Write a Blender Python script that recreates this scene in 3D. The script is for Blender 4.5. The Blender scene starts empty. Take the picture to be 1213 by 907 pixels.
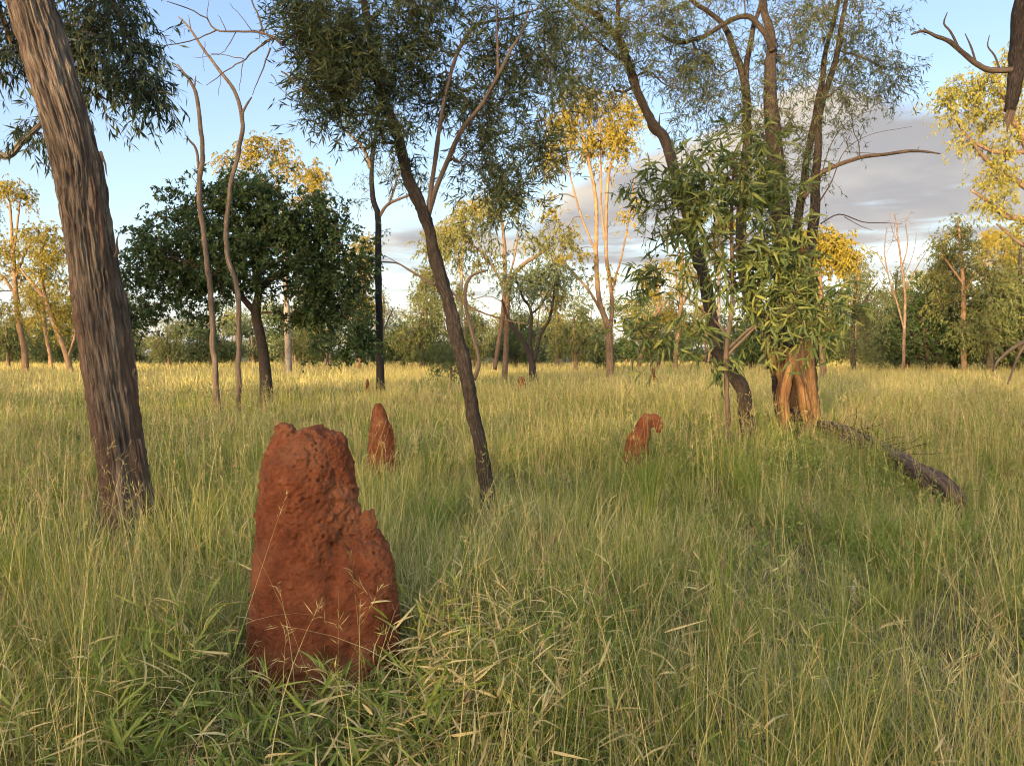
import bpy, math
import numpy as np
from mathutils import Vector

# ------------------------------------------------------------------ frame of reference
W0, H0, F, HZ, CAMH = 1213.0, 907.0, 876.0, 420.0, 1.5
PITCH = math.atan((H0 / 2 - HZ) / F)
CP, SP = math.cos(PITCH), math.sin(PITCH)
C = bpy.context.scene.collection
SUN_EL, SUN_AZ = math.radians(6.0), math.radians(28.0)      # low sun behind the viewer, to the left
S = np.array([-math.sin(SUN_AZ) * math.cos(SUN_EL), -math.cos(SUN_AZ) * math.cos(SUN_EL), math.sin(SUN_EL)])


def P(px, py, d):
    """point on the picture ray of (px, py) at ground distance d"""
    a, b = (px - W0 / 2) / F, (py - H0 / 2) / F
    y, x, z = CP - b * SP, a, -SP - b * CP
    k = d / y
    return np.array([x * k, d, CAMH + z * k])


def rngf(s):
    return np.random.default_rng(s)


def nrm(v):
    return v / np.maximum(np.linalg.norm(v, axis=-1, keepdims=True), 1e-9)


def hsh(i, j, k):
    n = (i * 374761393 + j * 668265263 + k * 1440662683) & 0xFFFFFFFF
    n = ((n ^ (n >> 13)) * 1274126177) & 0xFFFFFFFF
    n = n ^ (n >> 16)
    return (n & 0xFFFFFF) / float(0xFFFFFF)


def vnoise(p):
    p = np.asarray(p, float)
    i = np.floor(p).astype(np.int64)
    f = p - i
    u = f * f * f * (f * (f * 6 - 15) + 10)
    out = 0
    for dx in (0, 1):
        for dy in (0, 1):
            for dz in (0, 1):
                w = (u[:, 0] if dx else 1 - u[:, 0]) * (u[:, 1] if dy else 1 - u[:, 1]) * (u[:, 2] if dz else 1 - u[:, 2])
                out = out + w * hsh(i[:, 0] + dx, i[:, 1] + dy, i[:, 2] + dz)
    return out * 2 - 1


def fbm(p, o=4):
    p = np.asarray(p, float)
    s, a = 0, 1.0
    for q in range(o):
        s = s + a * vnoise(p * 2 ** q + 17.3 * q)
        a *= 0.5
    return s


def n2(x, y, sc, off=0.0):
    return vnoise(np.stack([x * sc + off, y * sc - off, np.full_like(x, off * 1.7 + 0.5)], 1))


def worley(p):
    p = np.asarray(p, float)
    i = np.floor(p).astype(np.int64)
    f1 = np.full(len(p), 9.0)
    for dx in (-1, 0, 1):
        for dy in (-1, 0, 1):
            for dz in (-1, 0, 1):
                a, b, c = i[:, 0] + dx, i[:, 1] + dy, i[:, 2] + dz
                q = np.stack([a + hsh(a, b, c), b + hsh(a + 71, b, c), c + hsh(a, b + 113, c)], 1)
                f1 = np.minimum(f1, ((q - p) ** 2).sum(1))
    return np.sqrt(f1)


# ------------------------------------------------------------------ mesh collecting
class MB:
    def __init__(self):
        self.v, self.f, self.col, self.uvw, self.mi, self.n = [], [], [], [], [], 0

    def add(self, v, faces, col=None, uvw=None, mi=0):
        v = np.asarray(v, float).reshape(-1, 3)
        self.v.append(v)
        for f in faces:
            f = np.asarray(f, np.int64)
            if len(f):
                self.f.append(f + self.n)
                self.mi.append(np.full(len(f), mi, np.int32))
        self.col.append(np.broadcast_to(np.asarray((0.5, 0.5, 0.5) if col is None else col, float), v.shape))
        self.uvw.append(v if uvw is None else uvw)
        self.n += len(v)

    def build(self, name, mats, parent=None, smooth=False, origin=None):
        v = np.concatenate(self.v)
        me = bpy.data.meshes.new(name)
        o = np.zeros(3) if origin is None else np.asarray(origin)
        me.vertices.add(len(v))
        me.vertices.foreach_set("co", (v - o).astype(np.float32).ravel())
        loops = np.concatenate([f.ravel() for f in self.f]).astype(np.int32)
        cnt = np.concatenate([np.full(len(f), f.shape[1], np.int32) for f in self.f])
        me.loops.add(len(loops))
        me.loops.foreach_set("vertex_index", loops)
        me.polygons.add(len(cnt))
        me.polygons.foreach_set("loop_start", np.concatenate([[0], np.cumsum(cnt)[:-1]]).astype(np.int32))
        me.polygons.foreach_set("material_index", np.concatenate(self.mi))
        me.polygons.foreach_set("use_smooth", np.full(len(cnt), smooth))
        a = me.attributes.new("col", "FLOAT_COLOR", "POINT")
        c = np.ones((len(v), 4), np.float32)
        c[:, :3] = np.concatenate(self.col)
        a.data.foreach_set("color", c.ravel())
        a = me.attributes.new("uvw", "FLOAT_VECTOR", "POINT")
        a.data.foreach_set("vector", np.concatenate(self.uvw).astype(np.float32).ravel())
        for m in (mats if isinstance(mats, (list, tuple)) else [mats]):
            me.materials.append(m)
        me.update(calc_edges=True)
        ob = bpy.data.objects.new(name, me)
        C.objects.link(ob)
        if parent is not None:
            ob.parent = parent
        elif origin is not None:
            ob.location = o
        return ob


def tag(o, label=None, cat=None, group=None, kind=None):
    for k, v in (("label", label), ("category", cat), ("group", group), ("kind", kind)):
        if v:
            o[k] = v
    return o


def thing(name, label, cat, loc, group=None):
    o = bpy.data.objects.new(name, None)
    o.empty_display_size = 0.3
    C.objects.link(o)
    o.location = [float(q) for q in loc]
    return tag(o, label, cat, group)


def resample(pts, vals, step):
    """Catmull-Rom through pts (N,3), interpolating vals"""
    pts, vals = np.asarray(pts, float), np.asarray(vals, float)
    n = len(pts)
    op, ov = [], []
    for i in range(n - 1):
        p0 = pts[i - 1] if i else 2 * pts[0] - pts[1]
        p3 = pts[i + 2] if i + 2 < n else 2 * pts[-1] - pts[-2]
        p1, p2 = pts[i], pts[i + 1]
        m = max(2, int(np.ceil(np.linalg.norm(p2 - p1) / step)))
        t = np.linspace(0, 1, m, endpoint=False)[:, None]
        op.append(0.5 * (2 * p1 + (p2 - p0) * t + (2 * p0 - 5 * p1 + 4 * p2 - p3) * t * t + (3 * p1 - p0 - 3 * p2 + p3) * t ** 3))
        ov.append(vals[i] + (vals[i + 1] - vals[i]) * t[:, 0])
    op.append(pts[-1:])
    ov.append(vals[-1:])
    return np.concatenate(op), np.concatenate(ov)


def frames(p):
    t = nrm(np.gradient(p, axis=0))
    ref = np.array([0.0, -1.0, 0.0])
    a = nrm(ref - (t @ ref)[:, None] * t)
    return t, a, np.cross(t, a)


def tube(mb, p, r, sides=8, disp=None, mi=0, ratio=1.0, cap=True):
    p, r = np.asarray(p, float), np.asarray(r, float)
    n = len(p)
    t, a, b = frames(p)
    th = np.linspace(0, 2 * np.pi, sides, endpoint=False)
    ln = np.concatenate([[0], np.cumsum(np.linalg.norm(np.diff(p, axis=0), axis=1))])
    ct, st = np.cos(th), np.sin(th)
    rr = r[:, None] * np.ones(sides)
    R0 = float(np.max(r))
    uvw = np.stack([np.broadcast_to(ct * R0, (n, sides)), np.broadcast_to(st * R0, (n, sides)), np.broadcast_to(ln[:, None], (n, sides))], 2).reshape(-1, 3)
    if disp is not None:
        rr = rr + disp(uvw).reshape(n, sides)
    v = p[:, None] + a[:, None] * (ct * rr)[..., None] * ratio + b[:, None] * (st * rr)[..., None]
    v = v.reshape(-1, 3)
    i = np.arange(n - 1)[:, None] * sides
    j = np.arange(sides)[None]
    k = (j + 1) % sides
    q = np.stack([i + j, i + k, i + sides + k, i + sides + j], 2).reshape(-1, 4)
    faces = [q]
    if cap:
        v = np.concatenate([v, p[:1], p[-1:]])
        uvw = np.concatenate([uvw, [[0, 0, 0]], [[0, 0, ln[-1]]]])
        jj = np.arange(sides)
        c0, c1 = n * sides, n * sides + 1
        faces.append(np.stack([(jj + 1) % sides, jj, np.full(sides, c0)], 1))
        faces.append(np.stack([(n - 1) * sides + jj, (n - 1) * sides + (jj + 1) % sides, np.full(sides, c1)], 1))
    mb.add(v, faces, uvw=uvw, mi=mi)


def multitube(mb, curves, r, col=None, sides=3, mi=0):
    """many thin stems at once: curves (n,m,3), r (n,) tapering to a third"""
    n, m, _ = curves.shape
    if n == 0:
        return
    t = nrm(np.gradient(curves, axis=1))
    ref = np.where(np.abs(t[..., 2:3]) > 0.8, np.array([1.0, 0, 0]), np.array([0, 0, 1.0]))
    a = nrm(np.cross(t, ref))
    b = np.cross(t, a)
    th = np.linspace(0, 2 * np.pi, sides, endpoint=False)
    rr = (np.asarray(r)[:, None] * np.linspace(1, 0.35, m))[:, :, None, None]
    v = curves[:, :, None] + (a[:, :, None] * np.cos(th)[:, None] + b[:, :, None] * np.sin(th)[:, None]) * rr
    i = (np.arange(n)[:, None, None] * m + np.arange(m - 1)[None, :, None]) * sides
    j = np.arange(sides)[None, None]
    k = (j + 1) % sides
    q = np.stack([i + j, i + k, i + sides + k, i + sides + j], 3).reshape(-1, 4)
    cc = None if col is None else np.repeat(col, m * sides, 0)
    mb.add(v, [q], col=cc, mi=mi)


def leafcards(mb, base, d, L, w, col, rng, curl=None, mi=0):
    """lance-shaped leaves, folded along the midrib; with curl: longer, arched leaves of five vertices a side"""
    n = len(base)
    if n == 0:
        return
    d = nrm(d)
    sd = nrm(np.cross(d, rng.normal(size=(n, 3))))
    nr = np.cross(sd, d)
    nr = np.where(nr[:, 2:3] < 0, -nr, nr)
    L, w = np.broadcast_to(L, (n,))[:, None], np.broadcast_to(w, (n,))[:, None]
    if curl is None:
        mid = base + d * L * 0.42
        v = np.stack([base, mid + sd * w / 2 + nr * w * 0.18, base + d * L, mid - sd * w / 2 + nr * w * 0.18], 1)
        mb.add(v, [np.arange(n * 4).reshape(n, 4)], col=np.repeat(col, 4, 0), mi=mi)
        return
    prof = [(0.0, 0.06), (0.18, 0.75), (0.45, 1.0), (0.75, 0.62), (1.0, 0.04)]
    rows = []
    bend = np.broadcast_to(curl, (n,))[:, None]
    for t, wf in prof:
        c = base + d * L * t - nr * L * bend * t * t
        rows.append(np.stack([c + sd * w / 2 * wf + nr * w * wf * 0.15, c, c - sd * w / 2 * wf + nr * w * wf * 0.15], 1))
    v = np.stack(rows, 1)
    m = len(prof)
    i = (np.arange(n)[:, None, None] * m + np.arange(m - 1)[None, :, None]) * 3
    k = np.arange(2)[None, None]
    q = np.stack([i + k, i + k + 1, i + 4 + k, i + 3 + k], 3).reshape(-1, 4)
    mb.add(v, [q], col=np.repeat(col, m * 3, 0), mi=mi)


# ------------------------------------------------------------------ materials
def newmat(name):
    m = bpy.data.materials.new(name)
    m.use_nodes = True
    m.node_tree.nodes.clear()
    return m, m.node_tree.nodes, m.node_tree.links


def leafmat(name, transl=0.35, rough=0.55, spec=0.3, tint=(1, 1, 1)):
    m, N, L = newmat(name)
    out = N.new("ShaderNodeOutputMaterial")
    at = N.new("ShaderNodeAttribute"); at.attribute_name = "col"
    mu = N.new("ShaderNodeMix"); mu.data_type = 'RGBA'; mu.blend_type = 'MULTIPLY'; mu.inputs[0].default_value = 1
    mu.inputs[7].default_value = (*tint, 1)
    L.new(at.outputs["Color"], mu.inputs[6])
    p = N.new("ShaderNodeBsdfPrincipled")
    p.inputs["Roughness"].default_value = rough
    p.inputs["Specular IOR Level"].default_value = spec
    L.new(mu.outputs[2], p.inputs["Base Color"])
    t = N.new("ShaderNodeBsdfTranslucent")
    L.new(mu.outputs[2], t.inputs["Color"])
    mx = N.new("ShaderNodeMixShader"); mx.inputs[0].default_value = transl
    L.new(p.outputs[0], mx.inputs[1]); L.new(t.outputs[0], mx.inputs[2]); L.new(mx.outputs[0], out.inputs[0])
    return m


def barkmat(name, cols, scale=30, stretch=0.1, bump=0.6, dist=0.02, rough=0.9, patch=None):
    """cols: list of (pos, rgb) along a noise drawn out along the stem"""
    m, N, L = newmat(name)
    out = N.new("ShaderNodeOutputMaterial")
    at = N.new("ShaderNodeAttribute"); at.attribute_name = "uvw"
    mp = N.new("ShaderNodeMapping"); mp.inputs["Scale"].default_value = (1, 1, stretch)
    L.new(at.outputs["Vector"], mp.inputs["Vector"])
    n1 = N.new("ShaderNodeTexNoise"); n1.inputs["Scale"].default_value = scale; n1.inputs["Detail"].default_value = 8; n1.inputs["Roughness"].default_value = 0.65
    n1.inputs["Distortion"].default_value = 0.4
    L.new(mp.outputs[0], n1.inputs["Vector"])
    cr = N.new("ShaderNodeValToRGB")
    e = cr.color_ramp.elements
    while len(e) < len(cols):
        e.new(0.5)
    for el, (ps, c) in zip(e, cols):
        el.position = ps; el.color = (*c, 1)
    L.new(n1.outputs["Fac"], cr.inputs[0])
    n2_ = N.new("ShaderNodeTexNoise"); n2_.inputs["Scale"].default_value = 2.3; n2_.inputs["Detail"].default_value = 4
    L.new(at.outputs["Vector"], n2_.inputs["Vector"])
    mr = N.new("ShaderNodeMapRange"); mr.inputs[1].default_value = 0.35; mr.inputs[2].default_value = 0.7; mr.inputs[3].default_value = 0.65; mr.inputs[4].default_value = 1.25
    L.new(n2_.outputs["Fac"], mr.inputs[0])
    mu = N.new("ShaderNodeMix"); mu.data_type = 'RGBA'; mu.blend_type = 'MULTIPLY'; mu.inputs[0].default_value = 1
    L.new(cr.outputs[0], mu.inputs[6]); L.new(mr.outputs[0], mu.inputs[7])
    colout = mu.outputs[2]
    if patch:
        c2, lo, hi, psc = patch
        n3 = N.new("ShaderNodeTexNoise"); n3.inputs["Scale"].default_value = psc; n3.inputs["Detail"].default_value = 5
        L.new(mp.outputs[0], n3.inputs["Vector"])
        m3 = N.new("ShaderNodeMapRange"); m3.inputs[1].default_value = lo; m3.inputs[2].default_value = hi
        L.new(n3.outputs["Fac"], m3.inputs[0])
        mx = N.new("ShaderNodeMix"); mx.data_type = 'RGBA'; mx.inputs[7].default_value = (*c2, 1)
        L.new(m3.outputs[0], mx.inputs[0]); L.new(colout, mx.inputs[6]); colout = mx.outputs[2]
    p = N.new("ShaderNodeBsdfPrincipled"); p.inputs["Roughness"].default_value = rough; p.inputs["Specular IOR Level"].default_value = 0.2
    L.new(colout, p.inputs["Base Color"])
    b = N.new("ShaderNodeBump"); b.inputs["Strength"].default_value = bump; b.inputs["Distance"].default_value = dist
    L.new(n1.outputs["Fac"], b.inputs["Height"]); L.new(b.outputs[0], p.inputs["Normal"])
    L.new(p.outputs[0], out.inputs[0])
    return m


def moundmat():
    m, N, L = newmat("red_termite_earth")
    out = N.new("ShaderNodeOutputMaterial")
    tc = N.new("ShaderNodeTexCoord")
    n1 = N.new("ShaderNodeTexNoise"); n1.inputs["Scale"].default_value = 7; n1.inputs["Detail"].default_value = 10; n1.inputs["Roughness"].default_value = 0.62
    L.new(tc.outputs["Object"], n1.inputs["Vector"])
    cr = N.new("ShaderNodeValToRGB")
    e = cr.color_ramp.elements
    e.new(0.5)
    for el, (ps, c) in zip(e, [(0.3, (0.10, 0.029, 0.012)), (0.5, (0.165, 0.050, 0.021)), (0.72, (0.24, 0.082, 0.035))]):
        el.position = ps; el.color = (*c, 1)
    L.new(n1.outputs["Fac"], cr.inputs[0])
    n2_ = N.new("ShaderNodeTexNoise"); n2_.inputs["Scale"].default_value = 60; n2_.inputs["Detail"].default_value = 8; n2_.inputs["Roughness"].default_value = 0.7
    L.new(tc.outputs["Object"], n2_.inputs["Vector"])
    wv = N.new("ShaderNodeVectorMath"); wv.operation = 'MULTIPLY_ADD'; wv.inputs[1].default_value = (0.05, 0.05, 0.05)
    L.new(n1.outputs["Color"], wv.inputs[0]); L.new(tc.outputs["Object"], wv.inputs[2])
    v = N.new("ShaderNodeTexVoronoi"); v.inputs["Scale"].default_value = 40
    L.new(wv.outputs[0], v.inputs["Vector"])
    ve = N.new("ShaderNodeTexVoronoi"); ve.feature = 'DISTANCE_TO_EDGE'; ve.inputs["Scale"].default_value = 26
    L.new(wv.outputs[0], ve.inputs["Vector"])
    ck = N.new("ShaderNodeMapRange"); ck.inputs[1].default_value = 0.0; ck.inputs[2].default_value = 0.09
    L.new(ve.outputs["Distance"], ck.inputs[0])
    ad = N.new("ShaderNodeMath"); ad.operation = 'MULTIPLY_ADD'; ad.inputs[1].default_value = -0.5
    L.new(v.outputs["Distance"], ad.inputs[0]); L.new(n2_.outputs["Fac"], ad.inputs[2])
    ad2 = N.new("ShaderNodeMath"); ad2.operation = 'MULTIPLY_ADD'; ad2.inputs[1].default_value = 0.16
    L.new(ck.outputs[0], ad2.inputs[0]); L.new(ad.outputs[0], ad2.inputs[2])
    ad = ad2
    nd_ = N.new("ShaderNodeTexNoise"); nd_.inputs["Scale"].default_value = 3.2; nd_.inputs["Detail"].default_value = 7; nd_.inputs["Roughness"].default_value = 0.6
    L.new(tc.outputs["Object"], nd_.inputs["Vector"])
    du = N.new("ShaderNodeMapRange"); du.inputs[1].default_value = 0.5; du.inputs[2].default_value = 0.72; du.inputs[4].default_value = 0.7
    L.new(nd_.outputs["Fac"], du.inputs[0])
    mxd = N.new("ShaderNodeMix"); mxd.data_type = 'RGBA'; mxd.inputs[7].default_value = (0.25, 0.115, 0.06, 1)     # paler dusty crust
    L.new(du.outputs[0], mxd.inputs[0]); L.new(cr.outputs[0], mxd.inputs[6])
    p = N.new("ShaderNodeBsdfPrincipled"); p.inputs["Roughness"].default_value = 0.95; p.inputs["Specular IOR Level"].default_value = 0.12
    L.new(mxd.outputs[2], p.inputs["Base Color"])
    b = N.new("ShaderNodeBump"); b.inputs["Strength"].default_value = 1.0; b.inputs["Distance"].default_value = 0.016
    L.new(ad.outputs[0], b.inputs["Height"]); L.new(b.outputs[0], p.inputs["Normal"])
    L.new(p.outputs[0], out.inputs[0])
    return m


def groundmat():
    m, N, L = newmat("soil_and_litter")
    out = N.new("ShaderNodeOutputMaterial")
    tc = N.new("ShaderNodeTexCoord")
    n1 = N.new("ShaderNodeTexNoise"); n1.inputs["Scale"].default_value = 3; n1.inputs["Detail"].default_value = 10; n1.inputs["Roughness"].default_value = 0.7
    L.new(tc.outputs["Object"], n1.inputs["Vector"])
    cr = N.new("ShaderNodeValToRGB")
    e = cr.color_ramp.elements
    e.new(0.5)
    for el, (ps, c) in zip(e, [(0.33, (0.055, 0.042, 0.02)), (0.5, (0.12, 0.10, 0.045)), (0.7, (0.22, 0.16, 0.08))]):
        el.position = ps; el.color = (*c, 1)
    L.new(n1.outputs["Fac"], cr.inputs[0])
    p = N.new("ShaderNodeBsdfPrincipled"); p.inputs["Roughness"].default_value = 1; p.inputs["Specular IOR Level"].default_value = 0.1
    L.new(cr.outputs[0], p.inputs["Base Color"])
    b = N.new("ShaderNodeBump"); b.inputs["Strength"].default_value = 0.8; b.inputs["Distance"].default_value = 0.05
    L.new(n1.outputs["Fac"], b.inputs["Height"]); L.new(b.outputs[0], p.inputs["Normal"])
    L.new(p.outputs[0], out.inputs[0])
    return m


M_leaf = leafmat("eucalypt_leaf")
M_grass = leafmat("grass_blade", 0.30, 0.6, 0.12, (1.17, 1.09, 0.90))
M_big = barkmat("stringy_bark", [(0.32, (0.018, 0.012, 0.010)), (0.45, (0.075, 0.051, 0.038)), (0.58, (0.155, 0.115, 0.083)), (0.74, (0.27, 0.20, 0.14))], 50, 0.09, 1.0, 0.03,
                patch=((0.088, 0.050, 0.034), 0.52, 0.67, 6))
M_dark = barkmat("dark_rough_bark", [(0.3, (0.012, 0.009, 0.007)), (0.5, (0.042, 0.030, 0.023)), (0.75, (0.12, 0.088, 0.063))], 60, 0.3, 1.0, 0.02)
M_black = barkmat("fire_blackened_bark", [(0.3, (0.008, 0.007, 0.007)), (0.6, (0.022, 0.019, 0.018)), (0.85, (0.08, 0.06, 0.05))], 40, 0.2, 0.9, 0.02)
M_brown = barkmat("brown_bark", [(0.3, (0.06, 0.038, 0.026)), (0.55, (0.16, 0.105, 0.07)), (0.8, (0.28, 0.20, 0.14))], 30, 0.15, 0.6, 0.015)
M_pale = barkmat("pale_gum_bark", [(0.3, (0.13, 0.075, 0.042)), (0.55, (0.22, 0.135, 0.078)), (0.8, (0.32, 0.225, 0.145))], 14, 0.15, 0.4, 0.01)
M_dead = barkmat("grey_dead_wood", [(0.3, (0.045, 0.03, 0.021)), (0.5, (0.115, 0.08, 0.056)), (0.75, (0.22, 0.16, 0.115))], 45, 0.05, 0.7, 0.008)
M_white = barkmat("whitish_bark", [(0.3, (0.12, 0.09, 0.065)), (0.55, (0.25, 0.20, 0.155)), (0.8, (0.38, 0.32, 0.25))], 30, 0.2, 0.5, 0.008)
M_bared = barkmat("bared_orange_wood", [(0.3, (0.07, 0.032, 0.014)), (0.46, (0.23, 0.112, 0.042)), (0.6, (0.33, 0.175, 0.07)), (0.78, (0.44, 0.27, 0.125))], 40, 0.07, 1.0, 0.035,
                  patch=((0.035, 0.02, 0.012), 0.55, 0.66, 5))
M_char = barkmat("charred_wood", [(0.3, (0.006, 0.005, 0.005)), (0.6, (0.03, 0.02, 0.016)), (0.85, (0.12, 0.07, 0.04))], 30, 0.2, 0.9, 0.02)
M_twig = barkmat("twig_bark", [(0.3, (0.05, 0.035, 0.026)), (0.6, (0.12, 0.085, 0.06)), (0.85, (0.2, 0.15, 0.11))], 30, 0.2, 0.3, 0.005)
M_mound = moundmat()
M_ground = groundmat()

# ------------------------------------------------------------------ tree building
DARKG = [(0.018, 0.034, 0.012), (0.04, 0.066, 0.018), (0.07, 0.098, 0.025)]
WATTLE = [(0.03, 0.048, 0.017), (0.068, 0.086, 0.028), (0.15, 0.15, 0.045)]
GREY = [(0.07, 0.095, 0.045), (0.12, 0.14, 0.06), (0.20, 0.20, 0.085)]
GOLD = [(0.13, 0.11, 0.018), (0.25, 0.195, 0.024), (0.37, 0.275, 0.034)]
OLIVE = [(0.09, 0.10, 0.035), (0.16, 0.16, 0.045), (0.26, 0.23, 0.06)]
BROAD = [(0.04, 0.066, 0.022), (0.10, 0.13, 0.034), (0.29, 0.28, 0.065)]


def pick(cols, n, rng, grp=None):
    """a leaf colour between the three, with a shared part per spray"""
    u = rng.random(n) * 0.6 + (0.2 if grp is None else grp * 0.4)
    c = np.array(cols)
    lo = np.clip(u * 2, 0, 1)[:, None]
    hi = np.clip(u * 2 - 1, 0, 1)[:, None]
    return (c[0] * (1 - lo) + c[1] * lo) * (1 - hi) + c[2] * hi


def branchify(p0, r0, attrs, r_tip, rng, step=0.3, up=0.18, maxr=0.6):
    cap = len(p0) + len(attrs) * 40
    pos = np.zeros((cap, 3)); par = np.full(cap, -1); lim = np.zeros(cap)
    n = len(p0)
    pos[:n] = p0; lim[:n] = r0
    n0 = n
    dist = np.min(np.linalg.norm(attrs[:, None] - p0[None], axis=2), axis=1)
    order = np.argsort(dist)
    paths, cnt, dirs = [], np.zeros(cap), np.zeros((len(attrs), 3))
    for ai in order:
        a = attrs[ai]
        d = a - pos[:n]
        dl = np.linalg.norm(d, axis=1)
        cost = dl + 0.5 * np.maximum(0, -d[:, 2]) + 0.02 * (np.arange(n) < n0)
        k = int(np.argmin(cost))
        D = dl[k]
        m = int(min(38, max(2, math.ceil(D / step))))
        c = pos[k] + (a - pos[k]) * 0.5 + np.array([0, 0, up * D]) + rng.normal(size=3) * D * 0.07
        t = np.linspace(0, 1, m + 1)[1:, None]
        q = (1 - t) ** 2 * pos[k] + 2 * t * (1 - t) * c + t * t * a + rng.normal(size=(m, 3)) * min(step, D) * 0.06 * (t < 0.99)
        idx = np.arange(n, n + m)
        pos[idx] = q
        par[idx] = np.concatenate([[k], idx[:-1]])
        lim[idx] = lim[k] * maxr
        j = idx[-1]
        while j >= n0:
            cnt[j] += 1
            j = par[j]
        paths.append(np.concatenate([[k], idx]))
        dirs[ai] = q[-1] - (q[-2] if m > 1 else pos[k])
        n += m
    rad = np.minimum(r_tip * np.maximum(cnt, 1) ** 0.45, np.maximum(lim, r_tip))
    return pos, rad, paths, nrm(dirs)


def foliage(mb, attrs, dirs, cfg, rng, twmb=None):
    A = len(attrs)
    k, l, tl = cfg.get("k", 3), cfg.get("l", 10), cfg.get("tl", 0.35)
    dr = cfg.get("droop", 0.4)
    base = np.repeat(attrs, k, 0) + rng.normal(size=(A * k, 3)) * cfg.get("cr", 0.08)
    d = nrm(np.repeat(dirs, k, 0) * cfg.get("keep", 0.4) + rng.normal(size=(A * k, 3)) * 0.7)
    T = tl * rng.uniform(0.55, 1.25, (A * k, 1))
    grp = np.clip(np.repeat(rng.random(A), k) * 0.7 + rng.random(A * k) * 0.3, 0, 1)

    def at(t):
        return base[:, None] + d[:, None] * (T * t)[..., None] - np.array([0, 0, 1.0]) * (dr * T * t * t)[..., None]
    if twmb is not None:
        tt = np.linspace(0, 1, 4)[None].repeat(A * k, 0)
        multitube(twmb, at(tt), np.full(A * k, cfg.get("tr", 0.0025)), col=np.full((A * k, 3), 0.1))
    t = rng.uniform(0.12, 1.0, (A * k, l))
    pos = at(t).reshape(-1, 3)
    tan = (d[:, None] - np.array([0, 0, 1.0]) * (2 * dr * t)[..., None]).reshape(-1, 3)
    ld = nrm(tan) * 0.55 + rng.normal(size=tan.shape) * cfg.get("spread", 0.5) + np.array([0, 0, -cfg.get("ldroop", 0.4)])
    n = len(pos)
    L = cfg["L"] * rng.uniform(0.6, 1.3, n)
    col = pick(cfg["cols"], n, rng, np.repeat(grp, l))
    curl = rng.uniform(*cfg["curl"], n) if "curl" in cfg else None
    leafcards(mb, pos, ld, L, L * cfg["wr"], col, rng, curl)


def clump_points(clumps, d, rng):
    out = []
    for c in clumps:
        px, py, rx, ry, n = c[:5]
        dd = c[5] if len(c) > 5 else 0.0
        o = P(px, py, d + dd)
        s = (d + dd) / F
        u = rng.normal(size=(n, 3))
        u = u / np.linalg.norm(u, axis=1, keepdims=True) * (rng.random((n, 1)) ** 0.45)
        rd = c[6] if len(c) > 6 else 0.5 * (rx + ry) * s
        if n >= 10:            # sprays gather in tufts with gaps between
            ks = max(3, n // 7)
            sub = u[:ks][rng.integers(0, ks, n)]
            u = np.where(rng.random((n, 1)) < 0.7, sub + rng.normal(size=(n, 3)) * 0.2, u)
        out.append(o + u * np.array([rx * s, rd, ry * s]))
    return np.concatenate(out)


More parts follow.
